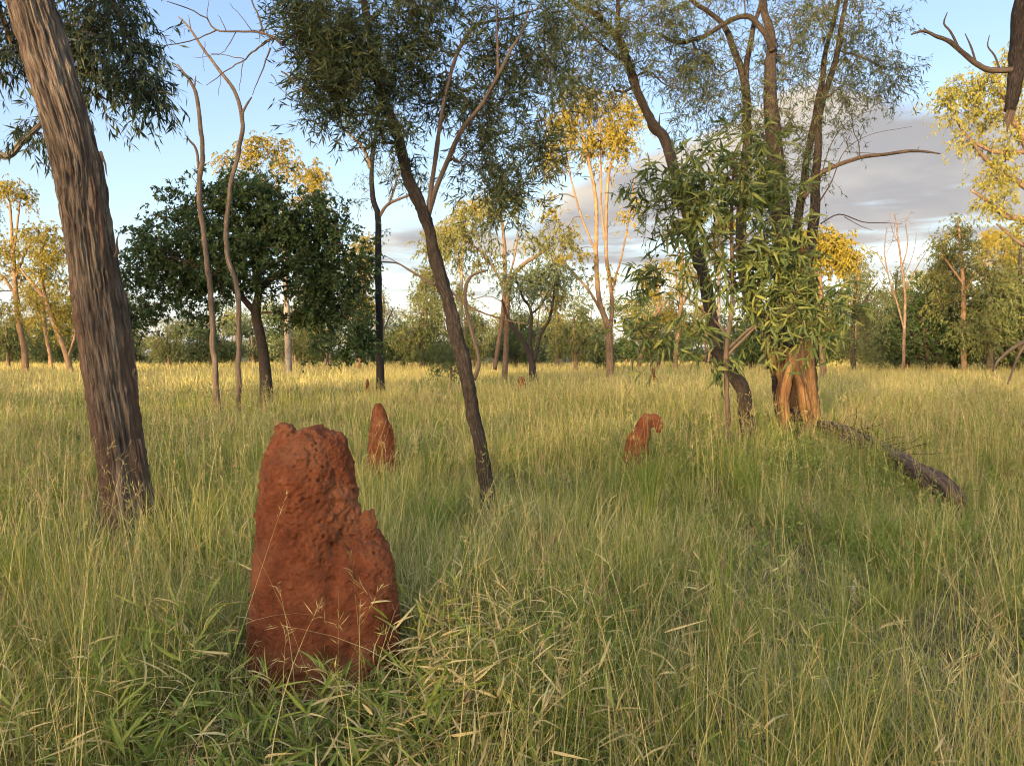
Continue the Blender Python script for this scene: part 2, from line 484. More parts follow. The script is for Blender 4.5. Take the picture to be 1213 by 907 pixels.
def tree(name, label, cat, d, limbs, clumps, cfg, bark, seed, group=None, twigbark=None, sides=10, disp=None, step=None,
         names=None, barks=None, r_tip=0.006, bstep=0.3, maxr=0.6, ground=True, extra=None, crown_name="crown", twigs=True, wscale=1.0):
    """limbs: list of [(px, py, width_px, depth_offset), ...]; the first is the trunk"""
    rng = rngf(seed)
    sk_p, sk_r, base = [], [], None
    built = []
    for li, lm in enumerate(limbs):
        pts = np.array([P(q[0], q[1], d + (q[3] if len(q) > 3 else 0)) for q in lm])
        rad = np.array([q[2] * (d + (q[3] if len(q) > 3 else 0)) / F / 2 for q in lm]) * wscale
        if li == 0:
            if ground:
                v = pts[0] - pts[1]
                v = v / max(-v[2], 1e-3) if v[2] < -0.05 else np.array([0, 0, -1.0])
                v[:2] = np.clip(v[:2], -0.5, 0.5)
                q = pts[0] + v * (pts[0][2] + 0.12)
                if pts[0][2] > 0.05:
                    pts = np.concatenate([[q], pts]); rad = np.concatenate([[rad[0] * 1.15], rad])
            base = np.array([pts[0][0], pts[0][1], 0.0])
        st = step or max(0.08, float(np.max(rad)) * 1.2)
        p, r = resample(pts, rad, st)
        ln_ = np.concatenate([[0], np.cumsum(np.linalg.norm(np.diff(p, axis=0), axis=1))])
        q_ = np.stack([ln_ * 2.2 + li * 9.1 + seed, ln_ * 0, ln_ * 0], 1)
        wig = np.stack([fbm(q_, 3), fbm(q_ + 51, 3), fbm(q_ + 93, 3) * .5], 1) * (np.minimum(r, 0.05) * np.clip((0.16 - r) / 0.1, 0.0, 1))[:, None] * 0.38
        p = p + wig * np.clip(ln_ / 0.4, 0, 1)[:, None]
        built.append((p, r))
        sk_p.append(p); sk_r.append(r)
    root = thing(name, label, cat, base, group)
    for li, (p, r) in enumerate(built):
        mb = MB()
        sd = sides if li == 0 else max(6, int(sides * 0.6))
        dfun = disp(li) if disp else (lambda u, rr=float(np.mean(r)): rr * 0.13 * vnoise(u * np.array([1, 1, 0.35]) / max(rr, 0.01) * 1.4 + li * 5.1) + rr * 0.06 * vnoise(u / max(rr, 0.01) * 3.3))
        tube(mb, p, r, sd, dfun)
        mb.build((names[li] if names else ("trunk" if li == 0 else "limb")), (barks[li] if barks else bark), root, True, base)
    if clumps:
        att = clump_points(clumps, d, rng)
        att = att[att[:, 2] > 0.12]
        pos, rad, paths, dirs = branchify(np.concatenate(sk_p), np.concatenate(sk_r), att, r_tip, rng, bstep, maxr=maxr)
        tw = MB()
        for pa in paths:
            pp, rr = pos[pa], rad[pa].copy()
            rr[0] = rr[1]
            tube(tw, pp, rr, 5 if rr[1] > 0.02 else 4, cap=False)
        cr = MB()
        if cfg:
            foliage(cr, att, dirs, cfg, rng, tw if cfg.get("tw", False) else None)
        if twigs:
            tag(tw.build("twigs", twigbark or M_twig, root, True, base), kind="stuff")
        if cfg:
            cr.build(crown_name, M_leaf, root, False, base)
    if extra:
        extra(root, base, rng)
    return root


def copy_thing(o, loc, rz, sc, label):
    c = o.copy(); C.objects.link(c)
    c.location = loc; c.rotation_euler = (0, 0, rz); c.scale = sc if hasattr(sc, "__len__") else (sc, sc, sc)
    c["label"] = label
    for ch in list(o.children):
        k = ch.copy(); C.objects.link(k); k.parent = c
    return c


# ================================================================== GROUND
mb = MB()
e = np.concatenate([[-3000, -800, -250], np.linspace(-80, 80, 161), [250, 800, 3000]])
gx, gy = np.meshgrid(e, e)


def gz(x, y):
    x, y = np.asarray(x, float).ravel(), np.asarray(y, float).ravel()
    fall = np.clip(1 - np.hypot(x, y) / 90, 0, 1)
    return fall * (0.035 * n2(x, y, 0.7, 3.1) + 0.05 * n2(x, y, 0.17, 8.2))


gv = np.stack([gx.ravel(), gy.ravel(), gz(gx, gy)], 1)
n = len(e)
i = (np.arange(n - 1)[:, None] * n + np.arange(n - 1)[None]).ravel()
mb.add(gv, [np.stack([i, i + 1, i + n + 1, i + n], 1)])
tag(mb.build("ground", M_ground, None, True), kind="structure")

# ================================================================== TERMITE MOUNDS
def mound(name, label, d, lofts, voxel, amp, seed, group, pid=None):
    tmp = MB()
    for lf in lofts:
        pts = np.array([P(q[0], q[1], d + (q[3] if len(q) > 3 else 0)) for q in lf])
        rad = np.array([q[2] * d / F / 2 for q in lf])
        p, r = resample(pts, rad, voxel * 3)
        tube(tmp, p, r, 28, ratio=0.9)
    ob = tmp.build("loft", [M_mound])
    md = ob.modifiers.new("r", "REMESH"); md.mode = 'VOXEL'; md.voxel_size = voxel; md.use_smooth_shade = True
    ms = ob.modifiers.new("s", "SMOOTH"); ms.factor = 0.5; ms.iterations = 2
    dg = bpy.context.evaluated_depsgraph_get()
    ev = ob.evaluated_get(dg)
    me = bpy.data.meshes.new_from_object(ev)
    old = ob.data
    bpy.data.objects.remove(ob); bpy.data.meshes.remove(old)
    nv = len(me.vertices)
    co = np.zeros(nv * 3, np.float32); me.vertices.foreach_get("co", co); co = co.reshape(-1, 3).astype(float)
    no = np.zeros(nv * 3, np.float32); me.vertices.foreach_get("normal", no); no = no.reshape(-1, 3).astype(float)
    q = co + seed * 3.7
    warp = np.stack([vnoise(q * 9 + 3), vnoise(q * 9 + 31), vnoise(q * 9 + 57)], 1) * 0.03
    h = fbm(q * 4.5, 2) * 0.008 + 0.006 * fbm(q * 14 + 9, 3)
    rough = np.clip(0.45 + 0.75 * (co[:, 2] / max(co[:, 2].max(), .1)) + 0.5 * vnoise(q * 3.1 + 77), 0.42, 1.0) * 0.85
    h += 0.008 * (0.45 - worley((q + warp) * np.array([13, 13, 11.0]))) + 0.011 * (0.45 - worley((q + warp) * np.array([27, 27, 22.0]) + 5)) + 0.010 * fbm(q * 24 + 3, 3)
    h += 0.006 * (0.45 - worley((q + warp * 0.5) * 50 + 11)) + 0.005 * fbm(q * 70, 2)
    pit = worley((q + warp) * 26 + 21)
    h -= 0.020 * np.clip((0.26 - pit) / 0.14, 0, 1) * np.clip(vnoise(q * 5 + 40) * 4 + 0.6, 0, 1)
    co += no * (h * rough * amp)[:, None]
    base = P(lofts[0][0][0], lofts[0][0][1], d); base[2] = 0
    me.vertices.foreach_set("co", (co - base).astype(np.float32).ravel())
    me.polygons.foreach_set("use_smooth", np.ones(len(me.polygons), bool))
    me.materials.clear(); me.materials.append(M_mound)
    me.name = name
    me.update()
    o = bpy.data.objects.new(name, me); C.objects.link(o); o.location = base
    return tag(o, label, "termite mound", group)


GM = "red termite mounds in the grass"
mound("termite_mound", "big red-brown termite mound with a twin-peaked top in the front grass", 3.3, [
    [(372, 870, 168), (368, 780, 150), (362, 700, 130), (360, 640, 114), (360, 600, 106), (364, 565, 100), (372, 542, 84), (381, 526, 62), (388, 514, 44)],
    [(408, 760, 80), (408, 700, 74), (405, 650, 62), (403, 610, 54), (400, 570, 42), (396, 540, 32)],
    [(335, 640, 56), (336, 600, 58), (336, 560, 54), (336, 538, 42), (338, 522, 33), (340, 511, 25), (341, 502, 15)],
    [(390, 620, 70), (391, 580, 64), (391, 545, 54), (392, 525, 42), (393, 513, 28)],
    [(428, 870, 96, -.06), (432, 760, 86, -.06), (432, 705, 78, -.04), (436, 660, 62, -.02), (440, 640, 42), (443, 626, 20)],
    [(435, 665, 32, -.02), (437, 620, 22, -.02), (438, 604, 13, -.02)],
    [(424, 780, 64, -.05), (424, 700, 58, -.04), (424, 650, 44, -.03), (423, 620, 26, -.02)],
    [(322, 870, 80), (324, 760, 60), (327, 680, 48), (331, 600, 44)],
    [(402, 870, 64, -.12), (406, 760, 48, -.13), (409, 690, 32, -.12), (412, 650, 14, -.09)],
], 0.0052, 1.0, 1, GM)
mound("termite_mound", "slender pointed red termite spire beyond the twin-peaked mound", 8.6, [
    [(453, 585, 46), (452, 545, 36), (451, 520, 30), (449.5, 500, 22), (448, 485, 14), (447, 478, 7)],
    [(461, 585, 22), (461, 530, 16), (461, 508, 10), (461, 502, 5)],
    [(441, 585, 20), (442, 530, 12), (443, 515, 6)],
], 0.013, 0.8, 2, GM)
mound("termite_mound", "leaning red termite mound with a hooked arm at its top", 9.0, [
    [(746, 585, 34), (751, 545, 27), (756, 524, 25), (760.5, 511, 21), (763, 503, 17), (765, 496, 13), (765.5, 490, 7)],
    [(764, 497, 9), (772, 493.5, 8), (778.5, 495.5, 9), (781, 502, 9.5), (780, 508, 7.5), (779, 513, 4)],
    [(768, 497, 8), (772, 501, 8), (773.5, 506, 6)],
    [(738, 585, 16), (744, 540, 12), (747, 521, 9), (750, 512, 5)], [(762, 585, 12), (764, 550, 10), (766, 530, 6)],
], 0.010, 0.75, 3, GM)
mound("termite_mound", "small rounded red mound far out in the field by thin trees", 27, [
    [(618, 470, 11), (618, 458, 11), (617.5, 450, 9), (617, 446, 5)],
], 0.035, 1.3, 4, GM)
mound("termite_mound", "tiny dark red mound beside the foot of the blackened trunk", 25, [
    [(435, 474, 7), (435, 458, 6), (435, 449, 3)],
], 0.035, 1.0, 5, GM)
mound("termite_mound", "tiny brown mound stub at the far edge below the drooping sapling leaves", 38, [
    [(774, 456, 6), (774, 446, 5), (774, 436, 3)],
], 0.04, 1.0, 6, GM)

# ================================================================== NEAR TREES
def ridged(li):
    def f(u):
        q = u * np.array([1, 1, 0.10])
        w = u + 0.0
        w[:, 0] += 0.05 * vnoise(u * np.array([3, 3, 1.2]) + 3); w[:, 1] += 0.05 * vnoise(u * np.array([3, 3, 1.2]) + 23)
        q = w * np.array([1, 1, 0.055])
        big = vnoise(q * 8 + 1) * 0.026
        rid = (1 - np.abs(vnoise(q * 22 + 4)) * 2) * 0.015 + (1 - np.abs(vnoise(q * np.array([50, 50, 110]) + 14)) * 2) * 0.012
        brk = vnoise(u * np.array([24, 24, 3.2]) + 9) * 0.010 + vnoise(u * np.array([70, 70, 8.0]) + 9) * 0.008
        return (big + rid + brk) * (1.0 if li == 0 else 0.35)
    return f


def strips(root, base, rng):
    """loose bark strips on the near trunk's outline"""
    mb = MB()
    for px, py, dx, dy, w in [(77, 212, -9, -14, 4), (138, 305, 2, -28, 5), (87, 240, -5, 26, 4), (158, 438, 6, 14, 4), (121, 180, 5, 30, 4), (70, 170, -4, 22, 3), (90, 330, -5, 30, 4), (165, 520, 6, 30, 4)]:
        a, b = P(px, py, 6.0), P(px + dx, py + dy, 5.95)
        p = np.linspace(a, b, 5) + rng.normal(size=(5, 3)) * 0.006
        mb = MB()
        tube(mb, p, np.linspace(w, 0.6, 5) * 6 / F / 2, 5)
        mb.build("bark_strip", M_big, root, True, base)


BIGT = dict(k=4, l=11, tl=0.34, L=0.105, wr=0.17, cols=GREY, droop=0.5, ldroop=0.6, cr=0.06, tw=True)
BIGT["cols"] = [(0.03, 0.045, 0.022), (0.06, 0.08, 0.036), (0.11, 0.125, 0.055)]
tree("stringybark_tree", "thick leaning tree with shaggy stringy bark at the left front", "tree", 6.1,
     [[(152, 640, 84), (150, 600, 72), (146, 560, 68), (137, 500, 66), (123, 400, 66), (107, 300, 62), (92, 200, 61), (64, 100, 62), (35, 0, 59), (18, -60, 56), (-8, -150, 50), (-50, -260, 40)],
      [(25, -40, 26, .1), (60, -50, 18, .5), (95, -40, 13, .8), (130, -5, 9, .9), (150, 40, 6, .9)],
      [(-10, -150, 22), (-60, -80, 16, .3), (-90, 20, 13, .6), (-60, 130, 11, .8), (0, 184, 9, .8), (28, 165, 6, .8), (44, 152, 5, .8), (52, 142, 3, .8)],
      [(-60, -80, 12, .3), (-20, -30, 8, .7), (10, 40, 6, .8), (15, 50, 4, .8)]],
     [(120, 10, 42, 45, 40, .9), (155, 60, 30, 34, 30, .9), (95, 45, 22, 30, 18, .9), (180, 105, 14, 28, 18, 1.0), (110, 95, 18, 18, 9, .9), (8, 70, 18, 50, 22, .8), (34, 150, 18, 16, 9, .8),
      (60, -80, 110, 50, 50, .6), (-60, -60, 60, 80, 40, .5), (95, 55, 36, 12, 8, .9), (12, 20, 18, 26, 12, .8)],
     BIGT, M_big, 11, sides=240, wscale=0.74, disp=ridged, step=0.013, names=["trunk", "limb", "limb", "limb"], barks=[M_big, M_brown, M_white, M_brown], extra=strips, r_tip=0.004)

GD = "dead grey saplings standing in the grass"
tree("dead_sapling", "dead pale sapling with a short side stub, left of its twin", "dead tree", 17,
     [[(256.5, 478, 11), (254.5, 440, 10), (252.5, 402, 9.5), (249, 344, 9), (243, 300, 8.5), (236, 222, 8.5), (240, 191, 8), (235, 123, 6.5), (227, 99, 5.5), (217, 86, 3.5), (210, 76, 2)],
      [(235.5, 201, 5), (232, 177, 4.5), (226, 168, 4), (220, 160, 2)], [(230, 105, 3.5), (232, 90, 1.5)]],
     None, None, M_dead, 12, GD, sides=10, step=0.07, wscale=0.68)
tree("dead_sapling", "taller dead sapling forked near its top, right of its twin", "dead tree", 16.5,
     [[(282, 484, 8), (283, 419, 8.5), (281, 344, 8.5), (268, 298, 8), (273, 225, 7.5), (283, 177, 7.5), (288, 147, 7), (280, 113, 6.5), (264, 89, 5.5), (239, 55, 4.5), (223, 32, 3.5), (211, 20, 2)],
      [(287.5, 145, 5), (288, 133, 4.5), (294, 122, 3.5), (298.5, 115, 2)], [(226, 36, 2.5), (223.5, 18, 1)]],
     None, None, M_dead, 13, GD, sides=10, step=0.07, wscale=0.68)

# dense dark tree
tree("evergreen_tree", "dense dark green round-crowned tree behind the dead saplings", "tree", 21,
     [[(316, 478, 15), (315, 450, 13.5), (312, 420, 12), (308, 396, 12), (303, 370, 11), (306, 340, 9), (300, 300, 7)],
      [(304, 372, 8), (280, 345, 7), (255, 325, 6, -.4), (225, 310, 4.5, -.6), (200, 305, 3, -.6)],
      [(306, 345, 8), (335, 320, 6.5, .3), (365, 310, 5, .4), (395, 315, 3.5, .4)],
      [(303, 310, 6), (285, 270, 4.5), (265, 240, 3)], [(310, 300, 6), (330, 270, 4), (350, 250, 2.5)]],
     [(285, 250, 60, 42, 210), (345, 270, 62, 40, 205), (230, 290, 60, 42, 190), (180, 330, 46, 48, 150), (395, 300, 48, 46, 150), (300, 310, 90, 40, 210), (405, 355, 36, 44, 90), (365, 345, 40, 34, 70),
      (225, 345, 60, 34, 90), (260, 225, 34, 18, 35), (420, 395, 26, 34, 55, -1.5), (160, 380, 26, 24, 30), (360, 375, 40, 18, 28), (380, 408, 18, 12, 10, -.8), (205, 225, 14, 12, 8)],
     dict(k=3, l=14, tl=0.34, L=0.125, wr=0.42, cols=DARKG, droop=0.3, ldroop=0.25, cr=0.10, spread=0.8), M_dark, 14, r_tip=0.008)

# blackened trunk
tree("charred_tree", "tall thin tree with a fire-blackened trunk and open crown", "tree", 24,
     [[(451, 462, 12), (450, 430, 10.5), (449, 380, 9.5), (448, 300, 8.5), (448, 256, 8), (441, 232, 7), (441, 191, 6), (444, 164, 5), (448, 130, 4), (450, 100, 2.5)],
      [(441, 205, 5), (436, 188, 4.5), (427, 172, 4), (415, 160, 3.5), (400, 148, 2)],
      [(447, 262, 4.5), (454, 248, 4.5), (463, 240, 4), (480, 233, 3.5), (497, 226, 3)],
      [(460, 243, 3.5), (468, 220, 3), (474, 200, 2)], [(449, 310, 2.5), (470, 312, 2), (487, 322, 1.5)]],
     [(440, 120, 30, 24, 22), (470, 205, 24, 24, 20), (430, 235, 10, 10, 5), (405, 140, 18, 14, 12), (470, 160, 20, 30, 14), (427, 205, 8, 14, 4), (500, 215, 18, 14, 9), (455, 280, 10, 10, 3)],
     dict(k=3, l=9, tl=0.4, L=0.12, wr=0.2, cols=GREY, droop=0.8, ldroop=0.6, cr=0.1), M_black, 15, wscale=0.88, barks=[M_black, M_brown, M_brown, M_brown, M_brown])

# middle leaning tree
def bare_twigs(root, base, rng):
    runs = [[(334, 52, 3.5), (318, 42, 3), (300, 37.5, 2.6), (256, 36, 2.2), (244, 22, 1.8), (222, 10, 1.4), (198, 2, 1)],
            [(322, 45, 2.6), (307, 56, 2.2), (290, 70, 1.8), (268, 84, 1.4), (244, 102, .8)],
            [(321, 56, 2.2), (312, 80, 1.6), (299, 113, .8)],
            [(256, 36, 1.8), (236, 45, 1.4), (218, 51, 1.3), (196, 54, 1.1), (179, 52, .7)],
            [(313, 40, 2.6), (306, 20, 2.2), (299, 4, 1.8), (294, -14, 1.3)],
            [(290, 70, 1.3), (272, 66, 1), (250, 63, .7)], [(289, 72, 1.1), (286, 90, .9), (283, 108, .6)], [(280, 37, 1.2), (270, 55, 1), (258, 65, .7), (228, 68, .5)],
            [(268, 36, 1.2), (262, 24, .9), (258, 18, .5)], [(245, 24, 1), (246, 8, .8), (247, -5, .5)], [(300, 38, 1.2), (285, 20, .9), (272, 4, .6)], [(262, 86, .8), (259, 113, .5)],
            [(244, 50, .9), (240, 66, .7), (242, 84, .4)], [(335, 85, 2), (350, 98, 1.6), (368, 118, 1.2)], [(322, 88, 1), (335, 108, .8), (350, 118, .6), (366, 122, .4)]]
    mb = MB()
    for r in runs:
        pts = np.array([P(a, b, 6.2 + 0.2 * math.sin(a * .03)) for a, b, _ in r])
        p, rr = resample(pts, np.array([w for *_, w in r]) * 6.2 / F / 2, 0.06)
        p = p + rng.normal(size=p.shape) * 0.004
        tube(mb, p, rr, 5)
    tag(mb.build("bare_branch", M_brown, root, True, base), label="leafless reddish twigs reaching left")


tree("wattle_tree", "slim dark tree leaning left, narrow-leaved, between the termite mounds", "tree", 6.6,
     [[(580, 622, 25), (577, 580, 21), (571, 539, 20), (561, 491, 20), (550, 437, 20), (537, 382, 19), (516, 314, 18), (499, 246, 16.5), (485, 212, 15.5), (472, 164, 14.5), (458, 126, 14), (448, 90, 12), (438, 45, 10), (428, -10, 8), (415, -90, 5)],
      [(505, 262, 9), (508.6, 248, 9), (511, 219, 7), (518, 171, 6.5), (528, 116, 6), (543, 61, 5, .1), (564, 31, 4, .2), (601, 22, 3.5, .3), (640, 10, 2, .4)],
      [(508.5, 250, 8), (517, 222, 8), (530, 191, 7.5), (547, 154, 7, -.1), (574, 120, 6.5, -.2), (591, 89, 5.5, -.3), (604, 62, 4, -.3), (618, 38, 3, -.3), (628, 5, 2, -.3)],
      [(561, 450, 7), (566, 437, 6), (567, 424, 5.5), (560.5, 399, 5), (552, 365, 5), (551, 342, 5), (557, 328, 4.5), (567, 323, 3.5), (578, 320, 2)],
      [(515, 338, 4), (485, 320, 3), (455, 302, 1.5)], [(520, 336, 4), (540, 350, 3.6), (560, 365, 3.2), (591, 377, 2.6), (625, 384, 1.5)],
      [(455, 115, 8), (430, 70, 7, -.1), (395, 40, 5.5, -.2), (360, 35, 4.5, -.3), (333, 52, 3.8, -.4)],
      [(590, 90, 4, -.3), (589, 50, 3, -.3), (588, 0, 2.5, -.3), (587, -60, 2, -.3)]],
     [(395, 60, 46, 45, 68, -.3), (360, 40, 30, 36, 36, -.3), (440, 60, 40, 60, 50, 0), (470, 80, 40, 50, 30, .3), (500, 60, 34, 60, 40, .2), (430, -50, 110, 50, 60, 0), (530, -10, 60, 40, 40, .2),
      (455, 140, 26, 30, 22, -.2), (395, 115, 30, 24, 28, -.3), (410, 100, 24, 30, 25, -.4), (560, 110, 44, 50, 26, .1), (600, 165, 46, 44, 28, 0), (560, 180, 24, 30, 13, .2), (610, 230, 34, 38, 20, 0), (580, 240, 24, 28, 10),
      (630, 110, 40, 60, 28, .2), (600, 40, 50, 40, 30), (660, 40, 40, 40, 28, .4), (480, 190, 10, 30, 6, .3), (640, 180, 24, 40, 16), (520, 120, 20, 40, 12, .3), (575, 60, 20, 30, 10), (352, 0, 26, 26, 24, -.3)],
     dict(k=4, l=13, tl=0.30, L=0.085, wr=0.15, cols=WATTLE, droop=0.12, ldroop=0.08, cr=0.05, tw=True, tr=0.0018, spread=0.6), M_dark, 16,
     names=["trunk", "limb", "limb", "limb", "bare_branch", "bare_branch", "limb", "limb"], barks=[M_dark, M_dead, M_dead, M_dead, M_brown, M_brown, M_dark, M_brown],
     sides=28, wscale=0.8, step=0.03, extra=bare_twigs, r_tip=0.003, bstep=0.15,
     disp=lambda li: (lambda u: (0.010 * vnoise(u * np.array([26, 26, 9.0]) + li) + 0.006 * vnoise(u * np.array([70, 70, 24.0]))) * (1.0 if li == 0 else 0.3)))

# right leaning trunk
tree("leaning_tree", "dark curved tree leaning left behind the broad-leaved sapling", "tree", 12.2,
     [[(888, 520, 24), (884, 495, 22), (880, 464, 21), (866, 440, 20), (853, 426, 19), (845, 392, 17), (835, 334, 17), (825, 300, 16), (812, 250, 15), (790, 171, 14), (772, 147, 13), (755, 106, 12), (742, 65, 11), (728, 41, 9), (707, 20, 7), (680, 3, 5), (640, -30, 3)],
      [(736, 52, 7), (733, 34, 6.5), (733, 0, 5.5), (735, -60, 3.5)], [(745, 75, 5), (720, 60, 4), (690, 30, 3.5), (660, -10, 2.5)], [(780, 160, 4), (781, 140, 2.5), (782, 132, 1)],
      [(735, 10, 4), (760, -20, 3), (800, -40, 2)]],
     [(690, 40, 50, 50, 60), (740, 30, 46, 50, 55), (720, 90, 50, 30, 34), (660, 60, 40, 50, 30), (790, 20, 40, 40, 34), (700, -40, 90, 40, 60), (790, 90, 30, 30, 14), (770, 240, 18, 20, 7), (680, 110, 30, 20, 14), (810, 120, 24, 30, 10)],
     dict(k=4, l=12, tl=0.4, L=0.10, wr=0.16, cols=WATTLE, droop=0.4, ldroop=0.25, cr=0.1, tw=True, tr=0.003), M_dark, 17, wscale=0.82, sides=20, step=0.06, r_tip=0.005,
     disp=lambda li: (lambda u: (0.022 * vnoise(u * np.array([16, 16, 6.0]) + li) + 0.01 * vnoise(u * np.array([44, 44, 16.0]))) * (1.0 if li == 0 else 0.3)))


# hollow burnt tree
def hollow(root, base, rng):
    d = 13.0
    for nm, mt, runs in (("charred_scar", M_char, [[(935, 515, 24, -.18), (926, 492, 17, -.22), (921, 470, 10, -.2), (917, 445, 5, -.2)], [(905, 400, 20, -.25), (916, 388, 26, -.28), (930, 392, 20, -.28), (940, 400, 9, -.25)],
                                                   [(950, 510, 20, -.1), (946, 498, 16, -.18), (938, 486, 9, -.28)], [(915, 412, 6, -.32), (925, 404, 7, -.34), (935, 408, 6, -.33), (945, 402, 4, -.3)]]),
                         ("splinter", M_bared, [[(932, 525, 18, -.2), (927, 490, 17, -.25), (928, 465, 16, -.27), (934, 440, 14, -.3), (940, 415, 12, -.28), (944, 396, 5, -.24)], [(955, 495, 16, -.2), (948, 460, 12, -.28), (942, 430, 8, -.3), (939, 410, 3, -.28)],
                                               [(914, 436, 10, -.2), (910, 410, 10, -.22), (906, 392, 5, -.2)]])):
        for r in runs:
            mb = MB()
            pts = np.array([P(q[0], q[1], d + q[3]) for q in r])
            p, rr = resample(pts, np.array([q[2] for q in r]) * d / F / 2, 0.03)
            tube(mb, p, rr, 14, lambda u: 0.024 * vnoise(u * np.array([18, 18, 5.0])) + 0.016 * vnoise(u * np.array([50, 50, 8.0])) + 0.008 * vnoise(u * 70))
            mb.build(nm, mt, root, True, base)
    mb = MB()
    for r in [[(972, 265, 1.8), (994, 254, 1.6), (1022, 263, 1.3), (1045, 264, 1), (1069, 265, .5)], [(1000, 257, 1), (1020, 268, .8), (1034, 273, .4)],
              [(970, 240, 2), (985, 215, 1.5), (1000, 180, 1), (1030, 160, .7), (1080, 150, .4)], [(1000, 180, .9), (1040, 182, .6)], [(968, 225, 1.5), (985, 170, 1.2), (1010, 140, .8), (1045, 128, .4)]]:
        pts = np.array([P(a, b, d) for a, b, _ in r])
        p, rr = resample(pts, np.array([w for *_, w in r]) * d / F / 2, 0.1)
        tube(mb, p, rr, 5)
    mb.build("bare_branch", M_twig, root, True, base)


RG = dict(k=4, l=11, tl=0.42, L=0.10, wr=0.16, cols=WATTLE, droop=0.45, ldroop=0.3, cr=0.1, tw=True, tr=0.003)
tree("hollow_tree", "many-stemmed tree on a broken orange burnt-out base at the right", "tree", 13,
     [[(946, 520, 44), (944, 495, 40), (939, 465, 43), (935, 430, 46), (932, 402, 46), (931, 380, 40), (930, 352, 30), (929, 335, 18)],
      [(930, 380, 30), (930, 345, 28), (928, 300, 27), (925, 255, 25), (918, 180, 22), (912, 102, 17), (914, 50, 12), (906, 10, 9), (896, -60, 5)],
      [(962, 515, 24), (958, 480, 25), (956, 440, 25), (956, 400, 24), (958, 365, 21), (957, 330, 19), (953, 290, 16)],
      [(925, 425, 26, .1), (916, 402, 25, .1), (903, 379, 22, .1), (886, 345, 17, .1), (878, 300, 15, .1), (878, 240, 13, .1), (884, 180, 12, .1), (885, 116, 11, .1), (878, 82, 9, .1), (868, 58, 8, .1), (858, 31, 7, .1), (840, 14, 6, .1), (820, 0, 5, .1), (795, -30, 3)],
      [(885, 120, 8, .1), (884, 90, 8, .1), (892, 34, 7, .1), (902, 0, 6, .1), (912, -60, 3)],
      [(955, 320, 14), (962, 270, 13), (967, 205, 11), (970, 154, 10), (977, 116, 9), (989, 75, 8), (998, 25, 6), (1002, 0, 5), (1006, -50, 3)],
      [(950, 320, 12, .2), (944, 270, 12, .2), (953, 208, 10, .2), (963, 154, 9, .2), (972, 102, 8, .2), (981, 51, 6, .2), (994, 0, 5, .2), (1000, -40, 3)],
      [(952, 235, 5), (970, 208, 5), (994, 195, 4.6), (1022, 186, 4.2), (1049, 183, 4), (1086, 179, 3), (1114, 182, 1.2)], [(1086, 180, 2), (1088.5, 174, .8)],
      [(916, 60, 8, -.1), (905, 38, 7, -.2), (888, 20, 7, -.2), (866, 24, 6.5, -.2), (834, 43, 6, -.2), (803, 51, 5, -.2), (780, 40, 3)],
      [(994, 60, 3), (1020, 68, 2.5), (1050, 82, 1.5)]],
     [(930, 60, 40, 50, 60), (985, 40, 40, 45, 55), (890, 130, 34, 44, 40), (1030, 80, 40, 26, 34), (1010, 120, 34, 26, 20), (850, 60, 44, 44, 46), (910, 200, 24, 50, 36), (950, 130, 30, 50, 36), (960, 190, 16, 40, 14), (1000, 5, 50, 30, 34),
      (860, -30, 90, 36, 56), (960, -40, 80, 36, 46), (820, 60, 34, 40, 30), (1050, 100, 22, 16, 12), (1012, 150, 12, 12, 5), (935, 240, 30, 40, 26), (840, 120, 30, 30, 20), (1060, 20, 24, 20, 9)],
     RG, M_brown, 18, wscale=0.86, sides=64, step=0.03, r_tip=0.004, extra=hollow,
     names=["trunk", "limb", "trunk_shell", "limb", "limb", "limb", "limb", "dead_branch", "dead_branch", "limb", "dead_branch"],
     barks=[M_bared, M_dark, M_bared, M_dark, M_dark, M_dark, M_dark, M_brown, M_brown, M_dark, M_twig],
     disp=lambda li: (lambda u: (0.035 * vnoise(u * np.array([7, 7, 0.9]) + li) + 0.024 * vnoise(u * np.array([20, 20, 3.0])) + 0.016 * vnoise(u * np.array([50, 50, 7.0])) + 0.008 * vnoise(u * 60)) * (1.0 if li in (0, 2) else 0.25)))

